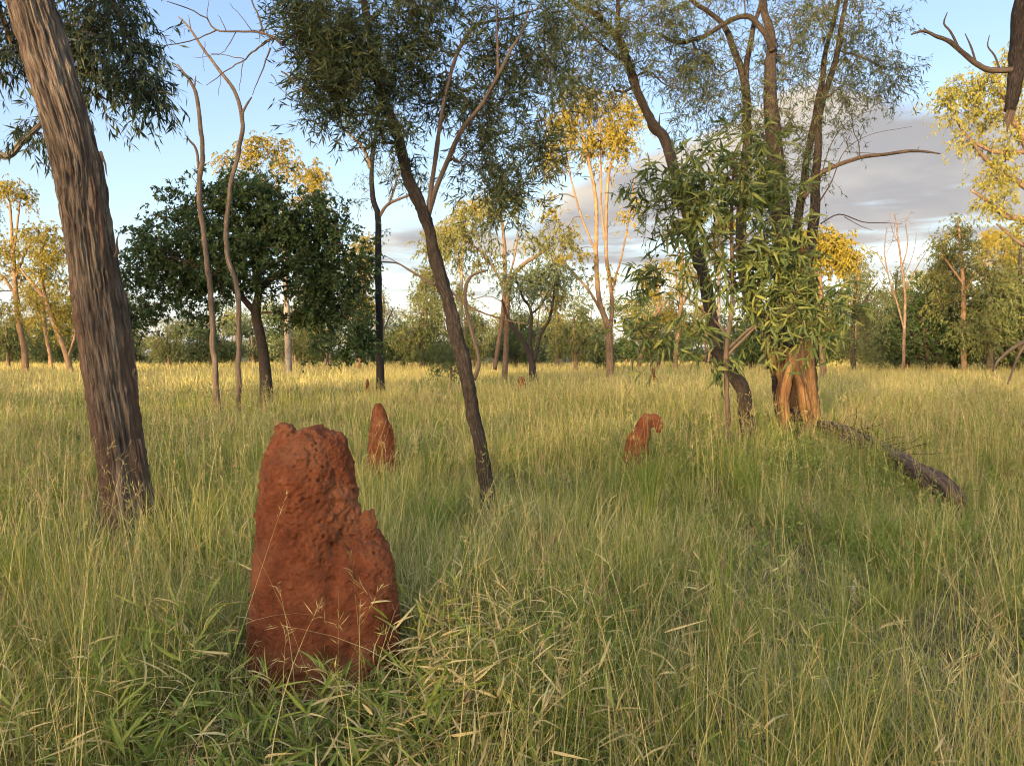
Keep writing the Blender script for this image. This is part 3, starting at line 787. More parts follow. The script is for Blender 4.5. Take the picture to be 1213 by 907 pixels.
# broad-leaved sapling
tree("broadleaf_sapling", "slender sapling with big sickle-shaped green leaves, in front of the hollow tree", "sapling", 9.8,
     [[(865, 560, 8), (864, 532, 7.5), (861, 480, 7), (859, 437, 7), (862, 400, 6.5), (866, 375, 6), (868, 330, 5.5), (866, 280, 5), (868, 230, 4), (870, 180, 3)],
      [(860, 425, 5), (868, 414, 4.5), (880, 402, 4), (895, 387, 3.5), (912, 375, 3), (928, 366, 2), (960, 350, 1.5)], [(864, 412, 4), (885, 392, 3.5), (905, 380, 3), (925, 371, 2.5)],
      [(862, 400, 4), (852, 385, 3.5), (835, 370, 3), (810, 350, 2)], [(868, 330, 3.5), (840, 290, 3, .2), (815, 255, 2, .3)], [(867, 300, 3.5), (895, 270, 3, .2), (925, 250, 2, .2)],
      [(866, 372, 3), (862, 350, 2.4), (880, 330, 2)], [(860, 436, 2.5), (848, 430, 2), (838, 425, 1)]],
     [(868, 185, 44, 30, 26), (850, 235, 50, 30, 26), (895, 225, 40, 46, 36), (815, 275, 40, 26, 14), (905, 295, 44, 40, 36), (790, 235, 30, 34, 16), (780, 330, 26, 24, 10), (865, 330, 34, 34, 18), (760, 380, 26, 20, 9, -.6), (790, 405, 24, 14, 6, -.6),
      (958, 350, 36, 28, 26, -.3), (985, 362, 16, 18, 10, -.3), (925, 340, 30, 30, 22), (885, 362, 30, 14, 10), (815, 385, 20, 16, 5), (955, 395, 20, 14, 10, -.3), (905, 395, 14, 10, 5), (845, 430, 16, 8, 4), (815, 200, 24, 24, 12), (930, 280, 20, 30, 16), (770, 220, 14, 18, 6)],
     dict(k=2, l=9, tl=0.44, L=0.165, wr=0.19, cols=BROAD, droop=0.25, ldroop=0.2, cr=0.07, spread=0.6, curl=(-0.15, 0.9), tw=True, tr=0.003), M_dead, 19, wscale=0.85, sides=12, step=0.05, r_tip=0.004, bstep=0.2)

# right-edge near tree, outside the frame but for a limb and a dead branch
tree("overhanging_tree", "dark tree whose broken limb and bare branch enter at the upper right corner", "tree", 7.6,
     [[(1330, 600, 60), (1325, 500, 52), (1310, 380, 48), (1300, 250, 44), (1285, 120, 40), (1262, 10, 34), (1240, -80, 26), (1220, -170, 18)],
      [(1240, -80, 24), (1222, -30, 22), (1212, 10, 20), (1209, 50, 19), (1206, 85, 17), (1201, 114, 14), (1197, 132, 11)],
      [(1199, 126, 7), (1195, 143, 4.5), (1193, 157, 1)], [(1202, 124, 6), (1199, 140, 3.5), (1198.5, 150, .8)], [(1196, 126, 5), (1192, 138, 3), (1190, 144, .8)],
      [(1208, 82, 9), (1194, 83, 7), (1172, 83, 6.5), (1158, 77, 6), (1142, 64, 5.5), (1126, 50, 5), (1108, 43, 4), (1094, 37, 3), (1079, 41, 1.5)],
      [(1136, 58, 3), (1126, 38, 2.4), (1118, 28, 2), (1122, 15, 1)], [(1156, 74, 2.5), (1150, 55, 2), (1143, 40, 1)], [(1184, 82, 2.5), (1178, 66, 2), (1170, 55, 1.6), (1172, 42, .8)], [(1104, 42, 2), (1094, 33, 1)]],
     [(1240, -120, 60, 50, 30), (1290, -60, 60, 60, 36), (1200, -90, 50, 26, 14), (1330, 60, 60, 60, 30)],
     BIGT, M_dark, 20, sides=24, step=0.05, barks=[M_dark, M_dark, M_brown, M_brown, M_brown, M_dead, M_dead, M_dead, M_dead, M_dead], names=["trunk", "limb", "splinter", "splinter", "splinter", "dead_branch", "dead_branch", "dead_branch", "dead_branch", "dead_branch"], r_tip=0.004)

# ================================================================== MIDDLE DISTANCE
GUM = dict(k=5, l=20, tl=0.7, L=0.18, wr=0.30, cols=GOLD, droop=0.7, ldroop=0.6, cr=0.25)
gumA = tree("gum_tree", "golden-crowned gum with a fan of thin orange stems beside the leaning dark trunk", "tree", 45,
     [[(723, 448, 10), (722, 420, 9), (721.5, 392, 8.5), (716, 375, 7), (709, 351, 6), (706, 300, 5), (706, 239, 4.5), (698, 195, 4), (690, 160, 3)],
      [(722, 393, 6), (725, 368, 5.5), (723, 334, 5), (718, 297, 4.5), (721, 205, 4), (735, 175, 3), (745, 150, 2)], [(716, 376, 4), (700, 348, 3.5), (684, 328, 3), (668, 310, 2)],
      [(706, 300, 3), (690, 260, 2.6), (676, 210, 2), (668, 160, 1.5)], [(718, 297, 3), (712, 240, 2.5), (712, 180, 2), (708, 130, 1.5)], [(724, 350, 3), (737, 300, 2.5), (745, 255, 2), (752, 210, 1.4)]],
     [(705, 120, 32, 18, 52), (668, 140, 26, 20, 42), (730, 158, 30, 18, 50), (690, 165, 30, 16, 36), (752, 143, 14, 12, 10), (655, 185, 26, 26, 30), (720, 190, 30, 12, 10), (740, 130, 18, 12, 12), (650, 240, 16, 26, 12), (680, 300, 24, 20, 10), (705, 330, 30, 14, 7), (745, 250, 16, 26, 8), (672, 270, 14, 16, 6)],
     GUM, M_pale, 21, r_tip=0.012, bstep=0.6)
OL = dict(GUM, cols=OLIVE)
gumB = tree("gum_tree", "brown twin-trunked gum with drooping olive crown in mid field", "tree", 40,
     [[(598, 440, 7), (600, 400, 6.5), (601.6, 351, 6), (605, 331, 5.5), (618, 315, 5), (636, 303, 4), (655, 290, 2.5)],
      [(586, 438, 6), (590, 410, 6), (596, 368, 6), (598, 300, 5), (594, 260, 3.5), (590, 230, 2)], [(597, 340, 3.5), (580, 310, 3), (560, 290, 2.2), (540, 280, 1.5)], [(603, 330, 3), (612, 290, 2.4), (615, 250, 1.6)]],
     [(560, 262, 36, 20, 34), (600, 235, 30, 26, 30), (530, 300, 30, 20, 24), (640, 285, 30, 20, 22), (575, 310, 34, 20, 20), (510, 330, 16, 18, 10), (548, 345, 22, 16, 9), (625, 330, 22, 14, 9), (505, 290, 14, 16, 8)],
     OL, M_brown, 22, r_tip=0.012, bstep=0.6)
tree("gum_tree", "small dark-stemmed spreading tree right of the twin-trunked gum", "tree", 38,
     [[(631, 442, 9), (629, 425, 8), (618.6, 402, 6), (608, 388, 5), (601.6, 375, 3.5), (594, 355, 2.5)],
      [(629, 424, 6), (628, 399, 5), (629, 368, 4.2), (618.6, 351, 3.4), (611, 330, 2.5)], [(632, 428, 6), (636, 413, 5), (641, 395, 4.5), (651, 378, 4), (655, 356, 3.2), (657, 335, 2)], [(629, 372, 3), (640, 362, 2.4), (650, 345, 1.8)]],
     [(640, 325, 26, 14, 26), (610, 330, 20, 14, 16), (665, 330, 18, 16, 14), (625, 345, 18, 10, 8), (655, 352, 14, 8, 6)],
     dict(GUM, cols=GREY, L=0.18), M_dark, 23, r_tip=0.01, bstep=0.5)
gumC = tree("gum_tree", "slender gum with a small golden top tuft at the far left edge", "tree", 55,
     [[(30, 436, 8), (29, 415, 7), (22, 380, 6.5), (19, 351, 6), (17, 320, 5), (15, 290, 4), (13, 262, 3), (12, 240, 2)],
      [(16, 300, 3), (21, 262, 2.4), (23, 240, 1.6)], [(20, 352, 3.5), (5, 330, 2.8), (-10, 315, 2)], [(18, 330, 3), (30, 300, 2.2), (38, 285, 1.5)]],
     [(14, 225, 24, 14, 34), (30, 232, 10, 8, 8), (15, 310, 30, 34, 44), (-5, 290, 22, 24, 22), (30, 280, 14, 14, 8), (0, 360, 20, 30, 16), (36, 340, 14, 14, 8)],
     GUM, M_pale, 24, r_tip=0.014, bstep=0.7)
gumD = tree("gum_tree", "orange-trunked gum leaning left beside the stringy-barked trunk", "tree", 52,
     [[(83, 438, 7), (78, 418, 6.5), (66, 388, 6), (55, 358, 5.5), (46, 345, 4.5), (37, 334, 3.5), (24, 318, 2)],
      [(56, 360, 4), (50, 335, 3.6), (49, 310, 3), (52, 285, 2)], [(80, 425, 3), (90, 390, 2.5), (80, 365, 2)]],
     [(50, 280, 24, 16, 36), (60, 320, 22, 22, 38), (35, 355, 30, 20, 30), (75, 300, 18, 24, 24), (65, 380, 24, 18, 22), (85, 350, 22, 34, 24)],
     dict(GUM, cols=[(0.13, 0.11, 0.02), (0.22, 0.18, 0.025), (0.34, 0.26, 0.03)]), M_pale, 25, r_tip=0.014, bstep=0.7)
gumE = tree("gum_tree", "golden double-topped gum rising behind the dense dark tree", "tree", 50,
     [[(342, 440, 8), (340, 380, 7), (337, 300, 6), (334, 250, 5), (328, 215, 3.5), (318, 195, 2)], [(337, 300, 4), (350, 250, 3.5), (362, 225, 2.5), (368, 205, 1.5)], [(330, 225, 2.5), (300, 205, 2), (275, 195, 1.2)]],
     [(315, 182, 28, 18, 40), (290, 185, 24, 12, 20), (366, 208, 28, 20, 44), (268, 192, 14, 10, 10), (335, 195, 20, 12, 10), (375, 235, 16, 12, 10), (350, 240, 14, 14, 6)],
     GUM, M_white, 26, r_tip=0.014, bstep=0.7)
tree("gum_tree", "bright yellow round-headed gum glowing right behind the hollow tree", "tree", 40,
     [[(975, 446, 8), (974, 400, 7), (972, 350, 6), (970, 310, 4), (972, 285, 2.5)]],
     [(975, 285, 28, 20, 60), (985, 310, 22, 18, 34), (955, 320, 24, 24, 30), (995, 290, 12, 12, 12)],
     dict(GUM, L=0.2), M_pale, 27, r_tip=0.012, bstep=0.6)
gumF = tree("gum_tree", "large golden gum with spreading crown at the right edge", "tree", 30,
     [[(1250, 450, 26), (1248, 400, 24), (1245, 340, 22), (1240, 280, 18), (1232, 220, 14), (1215, 170, 10), (1195, 130, 6), (1185, 100, 3)],
      [(1240, 285, 10), (1215, 262, 8), (1190, 255, 6), (1165, 235, 4.5), (1150, 225, 3)], [(1236, 235, 9), (1205, 215, 7), (1180, 200, 5), (1160, 180, 4), (1142, 155, 2)],
      [(1243, 330, 8), (1225, 300, 6), (1205, 285, 4), (1180, 265, 2)], [(1220, 180, 6), (1180, 180, 5), (1150, 165, 3), (1130, 140, 1.6)]],
     [(1180, 95, 40, 22, 60), (1140, 108, 26, 16, 30), (1205, 70, 24, 18, 26), (1115, 125, 14, 12, 12), (1165, 130, 40, 20, 40), (1200, 130, 30, 34, 40), (1140, 165, 20, 12, 14), (1185, 175, 30, 18, 26), (1165, 210, 24, 16, 20), (1185, 235, 24, 20, 24), (1205, 270, 18, 14, 14), (1160, 240, 14, 10, 8), (1250, 120, 50, 60, 60), (1270, 210, 40, 50, 40), (1195, 205, 24, 18, 18)],
     dict(GUM, k=4, l=11, tl=0.5, L=0.15, cr=0.16, cols=[(0.11, 0.11, 0.024), (0.21, 0.195, 0.034), (0.34, 0.285, 0.045)]), M_brown, 28, r_tip=0.01, bstep=0.4)

# ------------------------------------------------------------------ far trees, shrubs
shrubA = tree("shrub_tree", "broad dark green thicket tree at the right below the lacy gums", "tree", 60,
     [[(1100, 436, 7), (1099, 415, 6), (1095, 395, 5), (1092, 375, 3.5)], [(1099, 412, 4), (1120, 395, 3), (1140, 380, 2)], [(1098, 415, 4), (1078, 398, 3), (1065, 380, 2)]],
     [(1090, 385, 44, 34, 150), (1130, 395, 40, 30, 110), (1065, 400, 30, 26, 70), (1100, 350, 26, 16, 44), (1150, 400, 20, 22, 40), (1105, 415, 50, 14, 50)],
     dict(k=3, l=11, tl=0.55, L=0.24, wr=0.42, cols=DARKG, droop=0.3, ldroop=0.2, cr=0.2, spread=0.8), M_dark, 29, r_tip=0.02, bstep=0.7)
lacy = tree("lacy_tree", "tall lacy grey-green tree just right of the hollow tree", "tree", 58,
     [[(1011, 437, 6), (1010, 400, 5), (1012, 360, 4), (1014, 330, 3), (1012, 310, 1.6)], [(1011, 380, 3), (1028, 350, 2.4), (1040, 335, 1.6)]],
     [(1012, 320, 14, 16, 24), (1030, 345, 18, 20, 30), (1005, 360, 18, 24, 34), (1025, 390, 28, 24, 44), (1000, 400, 18, 26, 34), (1020, 415, 26, 16, 26), (1042, 365, 14, 20, 16)],
     dict(GUM, k=4, l=11, cols=[(0.04, 0.055, 0.024), (0.085, 0.10, 0.036), (0.16, 0.155, 0.05)], L=0.18), M_dark, 30, r_tip=0.014, bstep=0.7)
bare = tree("bare_tree", "leafless grey tree with upswept twigs rising above the right thicket", "dead tree", 57,
     [[(1070, 437, 7), (1071, 400, 6), (1072, 350, 5), (1068, 315, 4), (1064, 285, 3), (1062, 265, 2), (1058, 250, 1)],
      [(1071, 390, 4), (1060, 350, 3.4), (1052, 325, 2.6), (1048, 300, 2), (1050, 270, 1.2)], [(1068, 318, 2.6), (1075, 290, 2), (1073, 262, 1.2), (1080, 250, .7)], [(1052, 325, 1.8), (1042, 305, 1.4), (1038, 295, .8)], [(1072, 345, 2.4), (1084, 320, 1.8), (1096, 300, 1.2), (1104, 285, .7)],
      [(1065, 290, 1.6), (1056, 270, 1.2), (1054, 252, .8)], [(1060, 350, 2), (1046, 338, 1.5), (1040, 325, .9)], [(1050, 300, 1.2), (1058, 282, 1), (1060, 262, .6)], [(1070, 330, 1.6), (1082, 300, 1.2), (1086, 275, .7)]],
     [(1060, 285, 16, 34, 34), (1088, 285, 16, 26, 22), (1044, 305, 12, 22, 16), (1072, 262, 14, 14, 12)], None, M_brown, 31, sides=8, wscale=0.62, r_tip=0.008, bstep=0.35)
tallR = tree("gum_tree", "tall two-tone gum with dark upper tufts above the right thicket", "tree", 56,
     [[(1142, 437, 7), (1141, 390, 6), (1141, 340, 5), (1138, 300, 4), (1136, 275, 2.6), (1134, 258, 1.6)], [(1141, 350, 3), (1155, 325, 2.4), (1165, 312, 1.6)], [(1140, 335, 3), (1122, 310, 2.4), (1115, 300, 1.4)]],
     [(1132, 268, 18, 12, 28), (1148, 285, 20, 12, 26), (1122, 295, 20, 14, 26), (1140, 315, 24, 14, 24), (1170, 318, 18, 16, 28), (1110, 325, 18, 16, 24), (1150, 345, 30, 18, 40), (1120, 360, 24, 18, 30), (1165, 360, 22, 20, 30)],
     dict(GUM, k=4, l=12, cols=[(0.035, 0.055, 0.02), (0.09, 0.10, 0.03), (0.31, 0.25, 0.045)], L=0.2, wr=0.32), M_pale, 32, r_tip=0.014, bstep=0.7)
bushA = tree("bushy_tree", "rounded pale green bush tree right of the dark-stemmed spreading tree", "tree", 62,
     [[(682, 436, 6), (682, 415, 5), (680, 395, 3.6), (680, 375, 2.4)], [(682, 416, 3), (694, 398, 2.4), (700, 388, 1.6)], [(681, 412, 3), (668, 398, 2.2), (662, 390, 1.4)]],
     [(682, 372, 22, 22, 60), (665, 395, 24, 24, 60), (700, 395, 24, 24, 60), (682, 410, 40, 18, 60)],
     dict(GUM, k=4, l=11, cols=[(0.05, 0.072, 0.024), (0.11, 0.125, 0.037), (0.21, 0.195, 0.05)], L=0.2, wr=0.34), M_brown, 33, r_tip=0.015, bstep=0.7)
lowbush = tree("low_shrub", "small leafy green shrub growing against the slim leaning tree's far side", "shrub", 27,
     [[(534, 452, 3), (534, 442, 2.5), (533, 430, 1.6)]],
     [(533, 428, 18, 14, 30), (525, 440, 14, 8, 14), (545, 436, 12, 10, 12), (540, 415, 10, 10, 10)],
     dict(k=3, l=9, tl=0.25, L=0.09, wr=0.4, cols=[(0.05, 0.08, 0.025), (0.10, 0.13, 0.04), (0.17, 0.18, 0.05)], cr=0.1, spread=0.8), M_brown, 34, r_tip=0.006)


def put(proto, px, d, rz, sc, label):
    x = (px - W0 / 2) / F * d
    return copy_thing(proto, (x, d, 0), rz, sc, label)


for a in [
    (bushA, 500, 70, 1.0, 1.15, "yellow-green bush tree at the field edge left of the slim leaning tree"),
    (gumB, 505, 85, 2.1, 1.1, "wide-crowned gum on the far treeline between the black trunk and leaning tree"),
    (shrubA, 478, 82, 0.7, 0.75, "dark low thicket on the far treeline right of the black trunk"),
    (shrubA, 520, 64, 2.7, 0.42, "small dark round bush half hidden by the slim leaning trunk"),
    (bushA, 560, 75, 2.2, 1.0, "grey-green bush tree behind the twin brown trunks"),
    (gumE, 545, 90, 2.5, 1.25, "tall golden gum showing behind the twin-trunked gum"),
    (shrubA, 610, 80, 3.4, 0.6, "dark thicket at the treeline under the spreading dark-stemmed tree"),
    (shrubA, 716, 70, 4.1, 0.4, "low dark bush at the foot of the fan-stemmed golden gum"),
    (gumC, 660, 95, 1.2, 1.0, "far slender gum behind the pale rounded bush tree"),
    (gumD, 755, 72, 3.0, 1.0, "yellow gum right of the fan-stemmed golden gum"),
    (gumC, 800, 66, 2.2, 0.95, "thin-stemmed golden gum between the fan-stemmed gum and the sapling"),
    (bushA, 780, 80, 0.4, 1.1, "bush tree on the treeline seen under the sapling's hanging leaves"),
    (gumE, 850, 70, 1.6, 0.9, "golden gum mostly hidden behind the sapling leaves"),
    (shrubA, 890, 66, 1.2, 0.8, "dark thicket between the leaning trunk and the hollow tree"),
    (tallR, 1010, 80, 2.2, 1.05, "far tall gum behind the lacy grey-green tree"),
    (lacy, 1060, 72, 2.0, 1.1, "second lacy tree, partly behind the leafless grey tree"),
    (shrubA, 1180, 58, 2.4, 0.95, "dark thicket tree at the right under the golden spreading gum"),
    (gumD, 1200, 66, 0.6, 1.15, "orange-lit gum low behind the right-edge thicket"),
    (tallR, 1195, 75, 4.0, 1.0, "tall tufted gum nearest the right edge on the treeline"),
    (gumB, 1090, 84, 0.3, 1.05, "olive gum far behind the leafless grey tree"),
    (gumE, 1165, 88, 1.2, 1.0, "golden gum top far behind the two-tone gum"),
    (shrubA, 1240, 62, 1.4, 0.9, "dark thicket cut by the right edge of the picture"),
    (gumB, 390, 66, 1.0, 0.9, "olive gum behind the right side of the dense dark tree"),
    (gumD, 425, 72, 2.0, 1.2, "golden gum between the dense dark tree and the black trunk"),
    (bushA, 200, 74, 1.0, 0.8, "grey bush tree seen under the left side of the dense dark tree"),
    (shrubA, 250, 84, 0.4, 0.65, "dark bush seen between the dead saplings' feet"),
    (bushA, 360, 80, 2.9, 0.9, "pale bush tree beyond the dense dark tree's trunk"),
    (gumC, 60, 80, 0.9, 0.9, "far yellow gum behind the left leaning orange trunk"),
    (bushA, 10, 78, 1.6, 1.0, "olive bush tree at the left edge of the treeline"),
    (shrubA, 60, 88, 0.2, 0.7, "dark bush on the far left treeline beside the big trunk"),
    (gumA, -20, 62, 1.2, 0.85, "many-stemmed gum cut by the left edge of the picture"),
    (lacy, 150, 76, 3.3, 0.9, "lacy tree just right of the stringy-barked trunk"),
    (gumD, 940, 82, 1.9, 1.2, "golden gum filling the gap behind the hollow tree's stems"),
    (tallR, 1115, 63, 1.1, 1.0, "tufted gum between the leafless grey tree and the two-tone gum"),
    (bushA, 1172, 55, 0.8, 1.25, "high rounded bush tree right of the two-tone gum"),
    (shrubA, 1130, 64, 5.0, 1.35, "tallest dark thicket behind the right-hand gums"),
    (bushA, 1075, 68, 3.6, 1.1, "grey-green bush tree behind the foot of the leafless grey tree"),
    (lacy, 1205, 57, 4.4, 1.15, "lacy dark tree by the arched dead branch at the right edge"),
    (lacy, 455, 88, 1.0, 1.0, "lacy far tree directly behind the black trunk"),
]:
    put(*a)

# far wood that reads as one mass
rng = rngf(50)
mb = MB()
for q in range(280):
    az = rng.uniform(-0.95, 0.95)
    d = rng.uniform(100, 165)
    x, y = az * d, d
    h = rng.uniform(4.5, 9.5) * (1.0 if rng.random() < .8 else 1.3)
    p = np.array([[x, y, -0.1], [x + rng.normal() * .2, y, h * .4], [x + rng.normal() * .5, y, h * .85]])
    tube(mb, *resample(p, np.array([.16, .12, .05]), 1.0), 5, mi=1)
    k = rng.integers(3, 7)
    cc = np.stack([x + rng.normal(size=k) * h * .22, y + rng.normal(size=k) * h * .22, h * rng.uniform(.3, .95, k)], 1)
    if rng.random() < .65:
        cc[: k // 2 + 1, 2] = rng.uniform(0.4, 2.4, k // 2 + 1)
    m = 300
    b = np.repeat(cc, m, 0)
    u = rng.normal(size=b.shape); u = u / np.linalg.norm(u, axis=1, keepdims=True) * rng.random((len(b), 1)) ** .4
    b = b + u * np.array([h * .24, h * .24, h * .15])
    b[:, 2] = np.maximum(b[:, 2], 0.1)
    cols = [OLIVE, DARKG, GREY, GREY, OLIVE][rng.integers(0, 5)]
    leafcards(mb, b, rng.normal(size=b.shape), rng.uniform(.3, .6, len(b)), .2, pick(cols, len(b), rng), rng)
wood = mb.build("far_wood", [M_leaf, M_brown])
tag(wood, "band of far bushland along the back of the field", "far wood", kind="stuff")

# wood behind the viewer that shades the front of the field, thin enough to let dapples through
rng = rngf(51)
mb = MB()
sh = np.array([S[0], S[1]]) / np.hypot(S[0], S[1])
lat = np.array([-sh[1], sh[0]])
GAPS = [(P(940, 420, 13), 0.75), (P(952, 350, 12.6), 0.5), (P(965, 355, 9.5), 1.3), (P(350, 436, 34), 2.2), (P(190, 434, 36), 1.6), (P(40, 30, 6.1), 0.7), (P(254, 420, 17), 0.7), (P(960, 470, 13), .6), (P(470, 432, 38), 1.6), (P(390, 434, 40), 1.5)]  # openings shaped through the leaves along the sun's rays so these spots are lit
WOOD_DENS = 1.5
bs, cs = [], []
for q in range(125):
    s_, b_ = rng.uniform(-62, 62), rng.uniform(24, 50)
    c = sh * b_ + lat * s_
    h = 13.0 + (b_ - 37) * 0.105 + rng.normal() * 0.7
    p = np.array([[c[0], c[1], -0.1], [c[0] + rng.normal() * .3, c[1], h * .45], [c[0] + rng.normal() * .7, c[1], h * .9]])
    tube(mb, *resample(p, np.array([.2, .15, .06]), 1.0), 6, mi=1)
    k = 11
    cc = np.stack([c[0] + rng.normal(size=k) * 1.9, c[1] + rng.normal(size=k) * 1.9, h * rng.uniform(.12, .96, k)], 1)
    m = int(60 * WOOD_DENS)
    b = np.repeat(cc, m, 0)
    u = rng.normal(size=b.shape); u = u / np.linalg.norm(u, axis=1, keepdims=True) * rng.random((len(b), 1)) ** .4
    b = b + u * np.array([1.3, 1.3, 0.85])
    b[:, 2] = np.clip(b[:, 2], 0.1, h)
    bs.append(b)
b = np.concatenate(bs)
keep = np.ones(len(b), bool)
for t, r in GAPS:
    w = b - t
    al = w @ S
    keep &= np.linalg.norm(w - al[:, None] * S, axis=1) > r
b = b[keep]
leafcards(mb, b, rng.normal(size=b.shape), rng.uniform(.25, .5, len(b)), rng.uniform(.12, .25, len(b)), pick(OLIVE, len(b), rng), rng)
tag(mb.build("near_wood", [M_leaf, M_brown]), "open bushland behind the viewpoint that shades the front of the field", "wood", kind="stuff")

# ================================================================== FALLEN WOOD
d = 10.4
mb = MB()
pts = np.array([P(975, 505, 11.9), P(1005, 516, 10.6), P(1050, 538, 8.8), P(1090, 560, 7.5), P(1126, 582, 6.8), P(1140, 594, 6.6)]); 
p, r = resample(pts, np.array([.09, .11, .115, .105, .09, .05]), 0.03)
lrt = thing("fallen_log", "weathered brown fallen log lying in the grass by the hollow tree", "log", (pts[2][0], pts[2][1], 0))
tube(mb, p, r, 30, lambda u: 0.03 * vnoise(u * np.array([9, 9, 1.4])) + 0.016 * vnoise(u * np.array([26, 26, 2.4])) - 0.05 * (np.abs(u[:, 2] - 2.25) < .06))
mb.build("trunk", barkmat("weathered_log", [(0.3, (0.035, 0.022, 0.015)), (0.5, (0.14, 0.085, 0.05)), (0.75, (0.29, 0.185, 0.11))], 30, 0.06, 0.9, 0.015, patch=((0.02, 0.016, 0.014), 0.5, 0.62, 3)), lrt, True, (pts[2][0], pts[2][1], 0))
rng = rngf(61)
mb = MB()
for q in range(60):
    a = p[rng.integers(10, int(len(p) * .62))]
    dv = nrm(np.array([rng.normal(), rng.normal() - .3, abs(rng.normal()) * .5 + .1])[None])[0]
    L = rng.uniform(.2, .6)
    cv = np.stack([a + dv * L * t + rng.normal(size=3) * .02 for t in np.linspace(0, 1, 5)])
    tube(mb, cv, np.linspace(.008, .003, 5), 4)
tag(mb.build("twigs", M_char, lrt, True, (pts[2][0], pts[2][1], 0)), kind="stuff")

mb = MB()
b0 = P(1225, 455, 20); b0[2] = 0
lb = thing("fallen_branch", "pale arched dead branch lying at the right edge of the field", "branch", b0)
for rr_ in [[(1240, 395, 6), (1222, 402, 6), (1208, 407, 5.5), (1195, 416, 4), (1182, 428, 3), (1176, 440, 2)], [(1215, 405, 4), (1206, 422, 3), (1199, 440, 2.6), (1194, 455, 2)], [(1235, 400, 8), (1228, 430, 9), (1222, 462, 10), (1220, 490, 10)]]:
    pts = np.array([P(a, c, 20) for a, c, _ in rr_])
    q, rr2 = resample(pts, np.array([w for *_, w in rr_]) * 20 / F / 2, 0.1)
    tube(mb, q, rr2, 7, lambda u: 0.012 * vnoise(u * 14))
mb.build("limb", M_dead, lb, True, b0)

# ================================================================== GRASS
rng = rngf(70)
EXC = [(P(372, 850, 3.3), 0.27, 0.30), (P(430, 850, 3.28), 0.19, .22), (P(325, 850, 3.3), 0.17, 0.2), (P(453, 580, 8.6), .2, .2), (P(746, 580, 9.0), .19, .19), (P(150, 630, 6.1), .27, .27), (P(946, 510, 13), .3, .3), (P(579, 620, 6.6), .07, .07)]


def blades(mb, pos, az, h, w, th0, bend, segs, col, rng, tip=None, flat=0.0):
    n = len(pos)
    t = np.linspace(0, 1, segs + 1)
    tm = (t[1:] + t[:-1]) / 2
    th = th0[:, None] + bend[:, None] * tm ** 1.3
    ds = (h / segs)[:, None]
    X = np.concatenate([np.zeros((n, 1)), np.cumsum(np.sin(th) * ds, 1)], 1)
    Z = np.concatenate([np.zeros((n, 1)), np.cumsum(np.cos(th) * ds, 1)], 1)
    dh = np.stack([np.cos(az), np.sin(az), np.zeros(n)], 1)
    pp = np.stack([-np.sin(az), np.cos(az), np.zeros(n)], 1)
    tw = rng.normal(size=n)[:, None] * 0.7
    sd = pp * np.cos(tw) + dh * np.sin(tw)
    c = pos[:, None] + dh[:, None] * X[..., None]
    c[..., 2] += Z
    c[..., 2] = np.maximum(c[..., 2], pos[:, None, 2] + 0.01)
    wp = np.maximum(1 - t ** 2, 0.06) * (0.75 + 0.5 * np.minimum(t * 3, 0.5))
    hw = (w[:, None] * wp[None] / 2)[..., None] * sd[:, None]
    v = np.stack([c - hw, c + hw], 2)
    i = (np.arange(n)[:, None] * (segs + 1) + np.arange(segs)[None]) * 2
    q = np.stack([i, i + 1, i + 3, i + 2], 2).reshape(-1, 4)
    if tip is None:
        cc = np.repeat(col, (segs + 1) * 2, 0)
    else:
        cc = (col[:, None] * (1 - t[None, :, None]) + tip[:, None] * t[None, :, None])
        cc = np.repeat(cc[:, :, None], 2, 2).reshape(-1, 3)
    mb.add(v, [q], col=cc)
    return c


def scatter(n, d0, d1, rng, wedge=0.86, power=1.0):
    """area-uniform points in the viewing wedge between two distances"""
    u = rng.random(n)
    y = np.sqrt(d0 ** 2 + (d1 ** 2 - d0 ** 2) * u ** power)
    x = rng.uniform(-1, 1, n) * (wedge * y + 0.3)
    return x, y


def keepout(x, y, grow=0.0):
    k = np.ones(len(x), bool)
    for c, rx, ry in EXC:
        k &= ((x - c[0]) / (rx + grow)) ** 2 + ((y - c[1]) / (ry + grow)) ** 2 > 1
    return k


GREEN = np.array([[0.085, 0.122, 0.022], [0.15, 0.195, 0.034], [0.225, 0.255, 0.05], [0.28, 0.265, 0.07]])
STRAW = np.array([[0.29, 0.245, 0.095], [0.43, 0.37, 0.16], [0.56, 0.49, 0.245], [0.36, 0.26, 0.13]])


def gcol(n, fr, rng, pal=None):
    """fr: share of straw per blade"""
    g = (GREEN if pal is None else pal)
    gi, si = rng.integers(0, len(g) - 1, n), rng.integers(0, 3, n)
    u = rng.random(n)[:, None]
    gc = g[gi] * (1 - u) + g[gi + 1] * u
    sc = STRAW[si] * (1 - u) + STRAW[si + 1] * u
    m = (rng.random(n) < fr)[:, None]
    return np.where(m, sc, gc) * rng.uniform(0.85, 1.15, (n, 1))


mb = MB()
